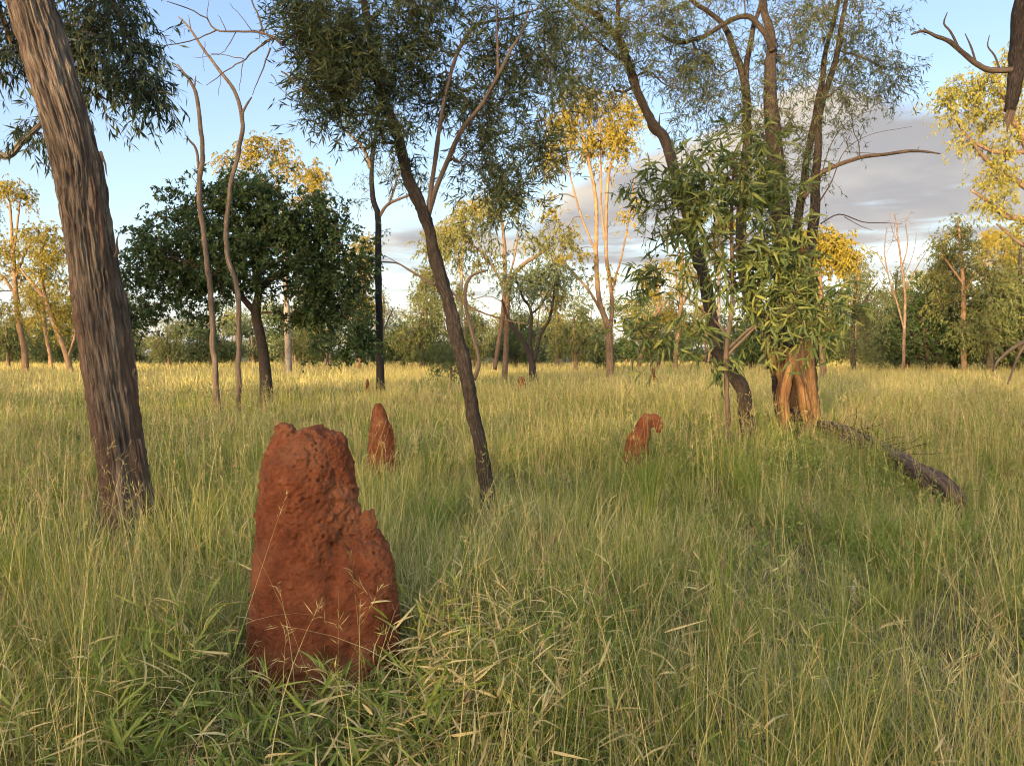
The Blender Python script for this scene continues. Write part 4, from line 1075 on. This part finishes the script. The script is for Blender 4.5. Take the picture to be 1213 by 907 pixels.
# (count, d0, d1, segments, height, width)
for (cnt, d0, d1, segs, hh, ww) in [(60000, 1.3, 4.6, 5, 0.36, 0.0036), (120000, 4.6, 10, 4, 0.40, 0.0048), (190000, 10, 24, 3, 0.42, 0.010), (190000, 24, 60, 2, 0.45, 0.026), (90000, 60, 125, 2, 0.55, 0.06)]:
    x, y = scatter(cnt, d0, d1, rng)
    # tufts: pull blades towards tuft centres
    cell = 0.22 if d0 < 10 else 0.5
    cx, cy = np.floor(x / cell), np.floor(y / cell)
    jx = (cx + hsh(cx.astype(np.int64), cy.astype(np.int64), 5 + 0 * cx.astype(np.int64))) * cell
    jy = (cy + hsh(cx.astype(np.int64), cy.astype(np.int64), 9 + 0 * cx.astype(np.int64))) * cell
    pull = np.where(rng.random(cnt) < 0.6, rng.uniform(0.3, 0.9, cnt), 0.0)
    ox, oy = x - jx, y - jy
    x, y = x - ox * pull, y - oy * pull
    dens = n2(x, y, 1.3, 2.0) * 0.5 + n2(x, y, 0.35, 5.0) * 0.5
    k = keepout(x, y) & (rng.random(cnt) < np.clip(0.80 + dens * 0.9, 0.15, 1))
    if d0 < 4:      # shorter, thinner grass right before the mound and at the bottom right
        k &= ~((np.abs(x + 0.78) < 0.42) & (y > 2.4) & (y < 3.3) & (rng.random(cnt) < 0.5))
    x, y, ox, oy = x[k], y[k], ox[k], oy[k]
    n = len(x)
    hn = 0.78 + 0.6 * n2(x, y, 0.5, 12.0) + 0.5 * n2(x, y, 2.1, 22.0)
    h = hh * np.clip(hn, 0.3, 1.8) * rng.uniform(0.5, 1.35, n)
    if d0 < 4:
        h *= np.where((y < 3.2) & (np.abs(x + 0.75) < .55), 0.6, 1.0)
    near_log = np.exp(-(((x - 3.75) / .75) ** 2 + ((y - 6.2) / 1.0) ** 2))
    h *= 1 - 0.55 * near_log
    fr = np.clip(0.39 + 0.30 * n2(x, y, 0.4, 33.0) + 0.2 * n2(x, y, 1.7, 43.0) + np.clip((y - 16) / 60, 0, .32), 0.05, 0.9)
    az = np.where(rng.random(n) < .6, np.arctan2(oy, ox) + rng.normal(size=n) * .5, rng.uniform(0, 2 * np.pi, n))
    flop = rng.random(n) < 0.13
    th0 = np.abs(rng.normal(size=n)) * 0.22 + flop * rng.uniform(0.2, 0.9, n)
    bend = rng.gamma(2.0, 0.35, n) + flop * 0.5
    w = ww * rng.uniform(0.6, 1.4, n) * np.where(rng.random(n) < .15, 1.5, 1)
    c0 = gcol(n, fr, rng)
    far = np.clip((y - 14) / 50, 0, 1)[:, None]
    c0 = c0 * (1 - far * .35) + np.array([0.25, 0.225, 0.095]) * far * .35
    tipc = np.where((rng.random(n) < .35)[:, None], STRAW[1] * rng.uniform(.7, 1.1, (n, 1)), c0 * 1.1)
    blades(mb, np.stack([x, y, gz(x, y) - 0.01], 1), az, h, w, th0, bend, segs, c0, rng, tipc)
# fresh green tussocks, blades arching out of one foot
for (cnt, d0, d1, nb, ww) in [(46, 1.7, 4.6, 170, .0036), (150, 4.6, 10, 130, .005), (260, 10, 22, 80, .010)]:
    tx, ty = scatter(cnt, d0, d1, rng)
    k = keepout(tx, ty, .1) & ~((np.abs(tx + .78) < .45) & (ty < 3.3)) & (np.hypot(tx - 3.75, ty - 6.2) > 1.1)
    tx, ty = tx[k], ty[k]
    R = np.repeat(rng.uniform(.5, 1.15, len(tx)), nb)
    g = np.repeat(rng.random(len(tx)), nb)[:, None]
    n = len(tx) * nb
    a = rng.uniform(0, 6.283, n); rr = np.abs(rng.normal(size=n)) * .07 * R
    x, y = np.repeat(tx, nb) + np.cos(a) * rr, np.repeat(ty, nb) + np.sin(a) * rr
    c0 = np.array([[0.11, 0.165, 0.028]]) * (1 - g) + np.array([[0.245, 0.285, 0.055]]) * g
    c0 = c0 * rng.uniform(.7, 1.25, (n, 1))
    c0 = np.where(rng.random((n, 1)) < .16, STRAW[1] * rng.uniform(.7, 1.1, (n, 1)), c0)
    blades(mb, np.stack([x, y, gz(x, y) - .01], 1), a, .62 * R * rng.uniform(.5, 1.15, n), ww * rng.uniform(.6, 1.3, n), np.abs(rng.normal(size=n)) * .28, rng.gamma(2.2, .42, n), 5, c0, rng)
# fallen thatch lying between the tufts
x, y = scatter(9000, 1.3, 9, rng)
k = keepout(x, y); x, y = x[k], y[k]; n = len(x)
blades(mb, np.stack([x, y, gz(x, y) + rng.uniform(0, .16, n)], 1), rng.uniform(0, 6.28, n), rng.uniform(.12, .4, n), rng.uniform(.0025, .005, n), rng.uniform(1.1, 1.75, n), rng.normal(size=n) * .25, 4, STRAW[rng.integers(0, 4, n)] * rng.uniform(.45, 1.0, (n, 1)), rng)
tag(mb.build("grass", M_grass), "tall mixed green and straw grass covering the whole field", "grass", kind="stuff")

# tall dry flowering stalks
mb = MB()
for (cnt, d0, d1, segs, hh, ww, nb, hw) in [(4200, 1.5, 4.6, 7, 0.80, 0.0033, 9, 0.0022), (8000, 4.6, 10, 6, 0.82, 0.0036, 9, 0.004), (15000, 10, 24, 4, 0.80, 0.0065, 6, 0.009), (14000, 24, 70, 3, 0.85, 0.016, 3, 0.025)]:
    x, y = scatter(cnt, d0, d1, rng)
    dens = n2(x, y, 0.6, 52.0) * 0.6 + n2(x, y, 0.2, 55.0) * 0.5
    k = keepout(x, y, 0.03) & (rng.random(cnt) < np.clip(0.6 + dens, 0.1, 1))
    k &= ~((np.abs(x + 0.75) < 0.5) & (y < 3.2) & (rng.random(cnt) < .85))
    k &= ~((np.hypot((x - 3.75) / 1.1, (y - 6.2) / 1.3) < 1) & (rng.random(cnt) < .75))
    x, y = x[k], y[k]
    n = len(x)
    h = hh * rng.uniform(0.5, 1.25, n)
    col = gcol(n, np.full(n, .78), rng)
    lean = rng.random(n) < 0.28
    c = blades(mb, np.stack([x, y, gz(x, y)], 1), rng.uniform(0, 2 * np.pi, n), h, ww * rng.uniform(.7, 1.3, n), np.abs(rng.normal(size=n)) * 0.13 + lean * rng.uniform(.2, .8, n), rng.gamma(1.6, .22, n) + lean * .6, segs, col, rng)
    # seed heads
    top, pre = c[:, -1], c[:, -2]
    head = rng.random(n) < 0.75
    top, pre, cl = top[head], pre[head], col[head]
    m = len(top)
    t = rng.random((m, nb, 1))
    bp = (pre[:, None] * (1 - t) + top[:, None] * t).reshape(-1, 3)
    purp = (rng.random(m) < .3)[:, None]
    hc = np.where(purp, np.array([0.26, 0.17, 0.12]), cl * 0.95)
    ax = np.repeat(nrm(top - pre), nb, 0)
    dv = ax * 0.9 + rng.normal(size=(m * nb, 3)) * 0.45
    leafcards(mb, bp, dv, rng.uniform(.02, .065, m * nb) * (1 if d0 < 10 else 1.5), hw, np.repeat(hc, nb, 0), rng)
# long arching straws at the front
for q in range(260):
    x, y = rng.uniform(-3.0, 3.2), rng.uniform(1.9, 5.2)
    if abs(x + .75) < .5 and y < 3.6:
        continue
    blades(mb, np.array([[x, y, 0.0]]), rng.uniform(0, 6.28, 1), rng.uniform(.7, 1.2, 1), np.array([0.0034]), rng.uniform(.1, .5, 1), rng.uniform(1.0, 2.3, 1), 14, STRAW[[rng.integers(1, 3)]], rng)
blades(mb, np.array([[P(858, 900, 2.75)[0], 2.75, 0]]), np.array([0.05]), np.array([.98]), np.array([.0042]), np.array([-.12]), np.array([2.75]), 20, STRAW[[2]], rng)
tag(mb.build("dry_stalks", M_grass), "tall straw-coloured flowering stalks standing above the grass", "dry grass", kind="stuff")

# broad-leaved grass round the big mound, many leaves dried and curled
mb = MB()
n = 900
x = np.concatenate([rng.normal(-1.0, .55, 260), rng.normal(-0.18, .32, 330), rng.normal(-.72, .35, 170), rng.uniform(-2, 2, 140)])
y = np.concatenate([rng.normal(2.85, .42, 260), rng.normal(3.1, .42, 330), rng.normal(2.55, .2, 170), rng.uniform(1.9, 4.4, 140)])
k = keepout(x, y, .02) & (y > 1.7)
k &= ~((np.abs(x + 0.78) < .3) & (y < 3.1) & (rng.random(n) < .45))
x, y = x[k], y[k]
n = len(x)
h = rng.uniform(.2, .5, n) * np.where((np.abs(x + .78) < .42) & (y < 3.2), .62, 1.0)
stem = blades(mb, np.stack([x, y, np.zeros(n)], 1), rng.uniform(0, 6.28, n), h, np.full(n, .0032), np.abs(rng.normal(size=n)) * .25, rng.uniform(.1, .8, n), 6, gcol(n, np.full(n, .35), rng), rng)
for q in range(7):
    t = rng.uniform(.25, 1.0, n) * 6
    i0 = np.minimum(t.astype(int), 5)
    fr_ = (t - i0)[:, None]
    bp = stem[np.arange(n), i0] * (1 - fr_) + stem[np.arange(n), i0 + 1] * fr_
    az = rng.uniform(0, 6.28, n)
    dry = rng.random(n) < np.where(x > -.5, .62, .40)
    L = rng.uniform(.07, .18, n) * np.where(dry, .8, 1)
    dv = np.stack([np.cos(az), np.sin(az), rng.uniform(.3, 2.0, n)], 1)
    cg = pick([(0.11, 0.15, 0.03), (0.19, 0.235, 0.05), (0.31, 0.33, 0.10)], n, rng)
    cd = pick([(0.36, 0.26, 0.12), (0.52, 0.41, 0.20), (0.66, 0.56, 0.32)], n, rng)
    leafcards(mb, bp, dv, L, rng.uniform(.007, .014, n) * np.where(dry, .75, 1.1), np.where(dry[:, None], cd, cg), rng, np.where(dry, rng.uniform(.5, 1.3, n), rng.uniform(.1, .6, n)))
tag(mb.build("broad_leaved_grass", M_grass), "leafy grass with dried curled tan blades around the big mound", "grass", kind="stuff")

# soft leafy herbs through the field
mb = MB()
xs, ys, hs = [], [], []
for cx, cy, sx, sy, cnt, h in [(P(940, 575, 8.6)[0], 8.6, .9, .7, 150, .62), (P(1080, 600, 8.2)[0] - .5, 7.2, .7, .6, 90, .36), (P(860, 560, 10)[0], 10, 1.1, .8, 90, .6), (P(1000, 700, 5.2)[0], 5.2, .6, .5, 50, .42), (P(590, 720, 4.2)[0], 4.2, .5, .4, 40, .38), (P(600, 850, 3)[0], 2.9, .5, .3, 36, .26), (P(480, 860, 3)[0], 2.75, .3, .15, 22, .2), (P(215, 580, 9)[0], 9, 1.6, 1.6, 120, .5), (P(640, 540, 12)[0], 12, 3, 2, 150, .55), (P(1160, 480, 20)[0], 20, 1.5, .8, 90, .75), (P(245, 470, 18)[0], 18, .8, .5, 50, .7), (P(1050, 500, 15)[0], 15, 3, 2, 110, .55), (P(410, 560, 9)[0], 9, 1.0, 1.0, 60, .5), (P(585, 430, 32)[0], 32, 1.5, .8, 50, .9)]:
    xs.append(rng.normal(cx, sx, cnt)); ys.append(rng.normal(cy, sy, cnt)); hs.append(h * rng.uniform(.6, 1.2, cnt))
x, y, h = np.concatenate(xs), np.concatenate(ys), np.concatenate(hs)
k = keepout(x, y, .02) & (y > 1.8)
x, y, h = x[k], y[k], h[k]
n = len(x)
for q in range(4):
    st = blades(mb, np.stack([x, y, np.zeros(n)], 1), rng.uniform(0, 6.28, n), h * rng.uniform(.6, 1, n), np.full(n, .003), np.abs(rng.normal(size=n)) * .35, rng.uniform(0, .6, n), 5, gcol(n, np.full(n, .15), rng), rng)
    for z in range(16):
        t = rng.uniform(.2, 1.0, n) * 5
        i0 = np.minimum(t.astype(int), 4)
        fr_ = (t - i0)[:, None]
        bp = st[np.arange(n), i0] * (1 - fr_) + st[np.arange(n), i0 + 1] * fr_
        dv = rng.normal(size=(n, 3)) + np.array([0, 0, .6])
        L = rng.uniform(.025, .06, n)
        leafcards(mb, bp, dv, L, L * .34, pick([(0.09, 0.14, 0.035), (0.16, 0.21, 0.055), (0.26, 0.30, 0.09)], n, rng), rng)
tag(mb.build("herbs", M_grass), "patches of soft small-leaved green herbs among the grass", "weeds", kind="stuff")

# ------------------------------------------------------------------ small single things
m, N, L = newmat("white_down")
out = N.new("ShaderNodeOutputMaterial"); p_ = N.new("ShaderNodeBsdfPrincipled"); p_.inputs["Base Color"].default_value = (.75, .72, .66, 1); p_.inputs["Roughness"].default_value = 1
L.new(p_.outputs[0], out.inputs[0])
M_down = m
for (px, py, d, rpx, lab) in [(976, 809, 2.9, 10, "fluffy white seed tuft caught low in the grass at the right front"), (913, 904, 2.5, 6, "small white seed tuft at the very bottom of the picture")]:
    c = P(px, py, d)
    mb = MB()
    r_ = rpx * d / F
    m_ = 150
    dv = nrm(rng.normal(size=(m_, 3)) + np.array([.5, -.2, -.6]))
    cv = c + dv[:, None] * (np.linspace(0, 1, 4) * r_ * 1.3)[None, :, None] * rng.uniform(.5, 1.1, (m_, 1, 1)) + rng.normal(size=(m_, 4, 3)) * .0012
    multitube(mb, cv, np.full(m_, .0009))
    st = np.stack([c * (1 - t) + np.array([c[0] + .02, c[1] + .03, 0.0]) * t for t in np.linspace(0, 1, 5)])
    tube(mb, st, np.full(5, .0013), 5, mi=1)
    tag(mb.build("seed_tuft", [M_down, M_dead], None, False, (c[0], c[1], 0)), lab, "seed head", "white seed tufts in the grass")
d = 4.3
base = P(1008, 770, d); base[2] = 0
sp = thing("flower_spike", "upright stem studded with small white florets in the right front grass", "flower", base)
mb = MB()
q0 = np.array([base, P(1010, 740, d), P(1013, 700, d), P(1014, 672, d)])
q, rr2 = resample(q0, np.array([.003, .0025, .002, .0012]), .03)
tube(mb, q, rr2, 6)
mb.build("stem", M_dead, sp, True, base)
mb = MB()
for z in range(26):
    t = rng.uniform(0, 1)
    c = P(1008 + 6 * t + rng.normal() * 1.2, 742 - 66 * t, d + rng.normal() * .005)
    a = rng.normal(size=(9, 3))
    mb = MB()
    leafcards(mb, np.repeat(c[None], 9, 0), a, .013, .008, np.full((9, 3), .7), rng)
    mb.build("floret", M_down, sp, False, base)
c = P(1150, 838, 3.1)
mb = MB()
leafcards(mb, np.array([P(1161, 832, 3.1)]), np.array([[-1.0, -.1, -.15]]), .075, .018, np.array([[.55, .38, .17]]), rngf(5), .45)
tag(mb.build("dry_leaf", M_grass, None, True, c), "curled tan dry leaf hung on stalks at the right front", "leaf")

# ================================================================== LIGHT, SKY, CAMERA
sun = bpy.data.lights.new("sun", "SUN")
sun.energy = 4.0
sun.angle = math.radians(2.5)
sun.color = (1.0, 0.76, 0.45)
so = bpy.data.objects.new("sun", sun)
C.objects.link(so)
so.rotation_euler = Vector([float(q) for q in S]).to_track_quat('Z', 'Y').to_euler()

EXPO = 1.84
world = bpy.data.worlds.new("World")
bpy.context.scene.world = world
world.use_nodes = True
N, L = world.node_tree.nodes, world.node_tree.links
N.clear()
out = N.new("ShaderNodeOutputWorld")
bg = N.new("ShaderNodeBackground")
bg.inputs["Strength"].default_value = 0.15
sky = N.new("ShaderNodeTexSky")
sky.sky_type = 'NISHITA'
sky.sun_disc = False
sky.sun_elevation = SUN_EL
sky.sun_rotation = math.atan2(S[0], S[1])
sky.air_density = 1.0
sky.dust_density = 1.0
sky.ozone_density = 1.0
L.new(bg.outputs[0], out.inputs[0])


def nd(op, a, b=None, c=None, clamp=False):
    k = N.new("ShaderNodeMath"); k.operation = op; k.use_clamp = clamp
    for i_, s_ in enumerate((a, b, c)):
        if s_ is None:
            continue
        if isinstance(s_, (int, float)):
            k.inputs[i_].default_value = s_
        else:
            L.new(s_, k.inputs[i_])
    return k.outputs[0]


def sstep(v, lo, hi):
    k = N.new("ShaderNodeMapRange"); k.interpolation_type = 'SMOOTHSTEP'
    k.inputs[1].default_value = lo; k.inputs[2].default_value = hi
    L.new(v, k.inputs[0])
    return k.outputs[0]


def mixc(f, a, b):
    k = N.new("ShaderNodeMix"); k.data_type = 'RGBA'
    L.new(f, k.inputs[0])
    for s_, i_ in ((a, 6), (b, 7)):
        if isinstance(s_, tuple):
            k.inputs[i_].default_value = (*s_, 1)
        else:
            L.new(s_, k.inputs[i_])
    return k.outputs[2]


tc = N.new("ShaderNodeTexCoord")
sx = N.new("ShaderNodeSeparateXYZ")
L.new(tc.outputs["Generated"], sx.inputs[0])
az = nd('ARCTAN2', sx.outputs[0], sx.outputs[1])
el = nd('ARCSINE', sx.outputs[2])
cv = N.new("ShaderNodeCombineXYZ")
L.new(nd('MULTIPLY', az, 2.2), cv.inputs[0]); L.new(nd('MULTIPLY', el, 6.0), cv.inputs[1])
ns = N.new("ShaderNodeTexNoise"); ns.inputs["Scale"].default_value = 2.2; ns.inputs["Detail"].default_value = 9; ns.inputs["Roughness"].default_value = 0.55
L.new(cv.outputs[0], ns.inputs["Vector"])
ns2 = N.new("ShaderNodeTexNoise"); ns2.inputs["Scale"].default_value = 5; ns2.inputs["Detail"].default_value = 6
cv2 = N.new("ShaderNodeCombineXYZ")
L.new(nd('MULTIPLY', az, 1.2), cv2.inputs[0]); L.new(nd('MULTIPLY', el, 9.0), cv2.inputs[1])
L.new(cv2.outputs[0], ns2.inputs["Vector"])
nz = nd('SUBTRACT', ns.outputs["Fac"], 0.5)
fc = N.new("ShaderNodeFloatCurve")        # height of the cloud bank's top edge round the horizon
cur = fc.mapping.curves[0]
pts_ = [(-0.32, 0.02), (-0.22, 0.12), (-0.12, 0.185), (0.0, 0.175), (0.13, 0.25), (0.25, 0.28), (0.40, 0.325), (0.50, 0.30), (0.7, 0.27), (1.0, 0.2), (1.5, 0.1)]
for i_, (a, b) in enumerate(pts_):
    u = ((a + 0.5) / 2.2, b)
    if i_ < 2:
        cur.points[i_].location = u
    else:
        cur.points.new(*u)
fc.mapping.update()
L.new(nd('DIVIDE', nd('ADD', az, 0.5), 2.2, clamp=True), fc.inputs["Value"])
topd = nd('SUBTRACT', nd('MULTIPLY_ADD', nz, 0.10, fc.outputs[0]), el)      # >0 below the top edge
top = sstep(topd, -0.006, 0.02)
low = sstep(nd('MULTIPLY_ADD', nd('SUBTRACT', ns2.outputs["Fac"], 0.5), 0.30, el), 0.09, 0.17)   # breaks up near the horizon
streak = sstep(ns2.outputs["Fac"], 0.46, 0.62)
body = nd('MULTIPLY', top, nd('MAXIMUM', low, nd('MULTIPLY', streak, 0.75)), clamp=True)
wisp = nd('MULTIPLY', nd('MULTIPLY', sstep(ns2.outputs["Fac"], 0.5, 0.68), sstep(el, 0.24, 0.03)), 0.6)
edge = nd('MULTIPLY', sstep(topd, 0.085, 0.0), sstep(ns.outputs["Fac"], 0.40, 0.60))
greyc = mixc(sstep(ns.outputs["Fac"], 0.35, 0.65), (0.51, 0.50, 0.515), (0.70, 0.665, 0.635))
cloudc = mixc(edge, greyc, (0.95, 0.84, 0.68))
cloudc = mixc(nd('MULTIPLY', sstep(el, 0.12, 0.03), 0.65), cloudc, (0.75, 0.62, 0.55))
skys = N.new("ShaderNodeMix"); skys.data_type = 'RGBA'; skys.blend_type = 'MULTIPLY'; skys.inputs[0].default_value = 1
SKYM = (2.3, 2.1, 2.05)
skys.inputs[7].default_value = (*SKYM, 1)
L.new(sky.outputs[0], skys.inputs[6])
GAIN = 1 / (0.15 * 2 ** EXPO)
el01 = sstep(el, 0.0, 0.55)
clear = mixc(el01, (0.42, 0.61, 0.87), (0.18, 0.35, 0.79))       # the blue away from the sun
cgs = N.new("ShaderNodeVectorMath"); cgs.operation = 'SCALE'; cgs.inputs["Scale"].default_value = GAIN
L.new(clear, cgs.inputs[0])
awayf = nd('MULTIPLY', sstep(sx.outputs[1], -0.3, 0.5), 0.8)
skyc = mixc(awayf, skys.outputs[2], cgs.outputs[0])
CLOUD_GAIN = GAIN
cg = N.new("ShaderNodeVectorMath"); cg.operation = 'SCALE'; cg.inputs["Scale"].default_value = CLOUD_GAIN
L.new(cloudc, cg.inputs[0])
f1 = mixc(nd('MAXIMUM', body, wisp, clamp=True), skyc, cg.outputs[0])
L.new(f1, bg.inputs["Color"])

cam = bpy.data.cameras.new("camera")
cam.sensor_fit = 'HORIZONTAL'
cam.sensor_width = 36
cam.lens = 36 * F / W0
cam.clip_start = 0.05
cam.clip_end = 6000
co = bpy.data.objects.new("camera", cam)
C.objects.link(co)
co.location = (0, 0, CAMH)
co.rotation_euler = (math.pi / 2 - PITCH, 0, 0)
sc = bpy.context.scene
sc.camera = co
sc.render.engine = 'CYCLES'
sc.view_settings.view_transform = 'Standard'
sc.view_settings.look = 'None'
sc.view_settings.exposure = EXPO
sc.view_settings.gamma = 1
cy = sc.cycles
cy.max_bounces = 5; cy.diffuse_bounces = 3; cy.glossy_bounces = 2; cy.transmission_bounces = 3; cy.transparent_max_bounces = 4
cy.sample_clamp_indirect = 4
cy.use_denoising = True
sc.cycles.filter_width = 1.1
cy.use_adaptive_sampling = False
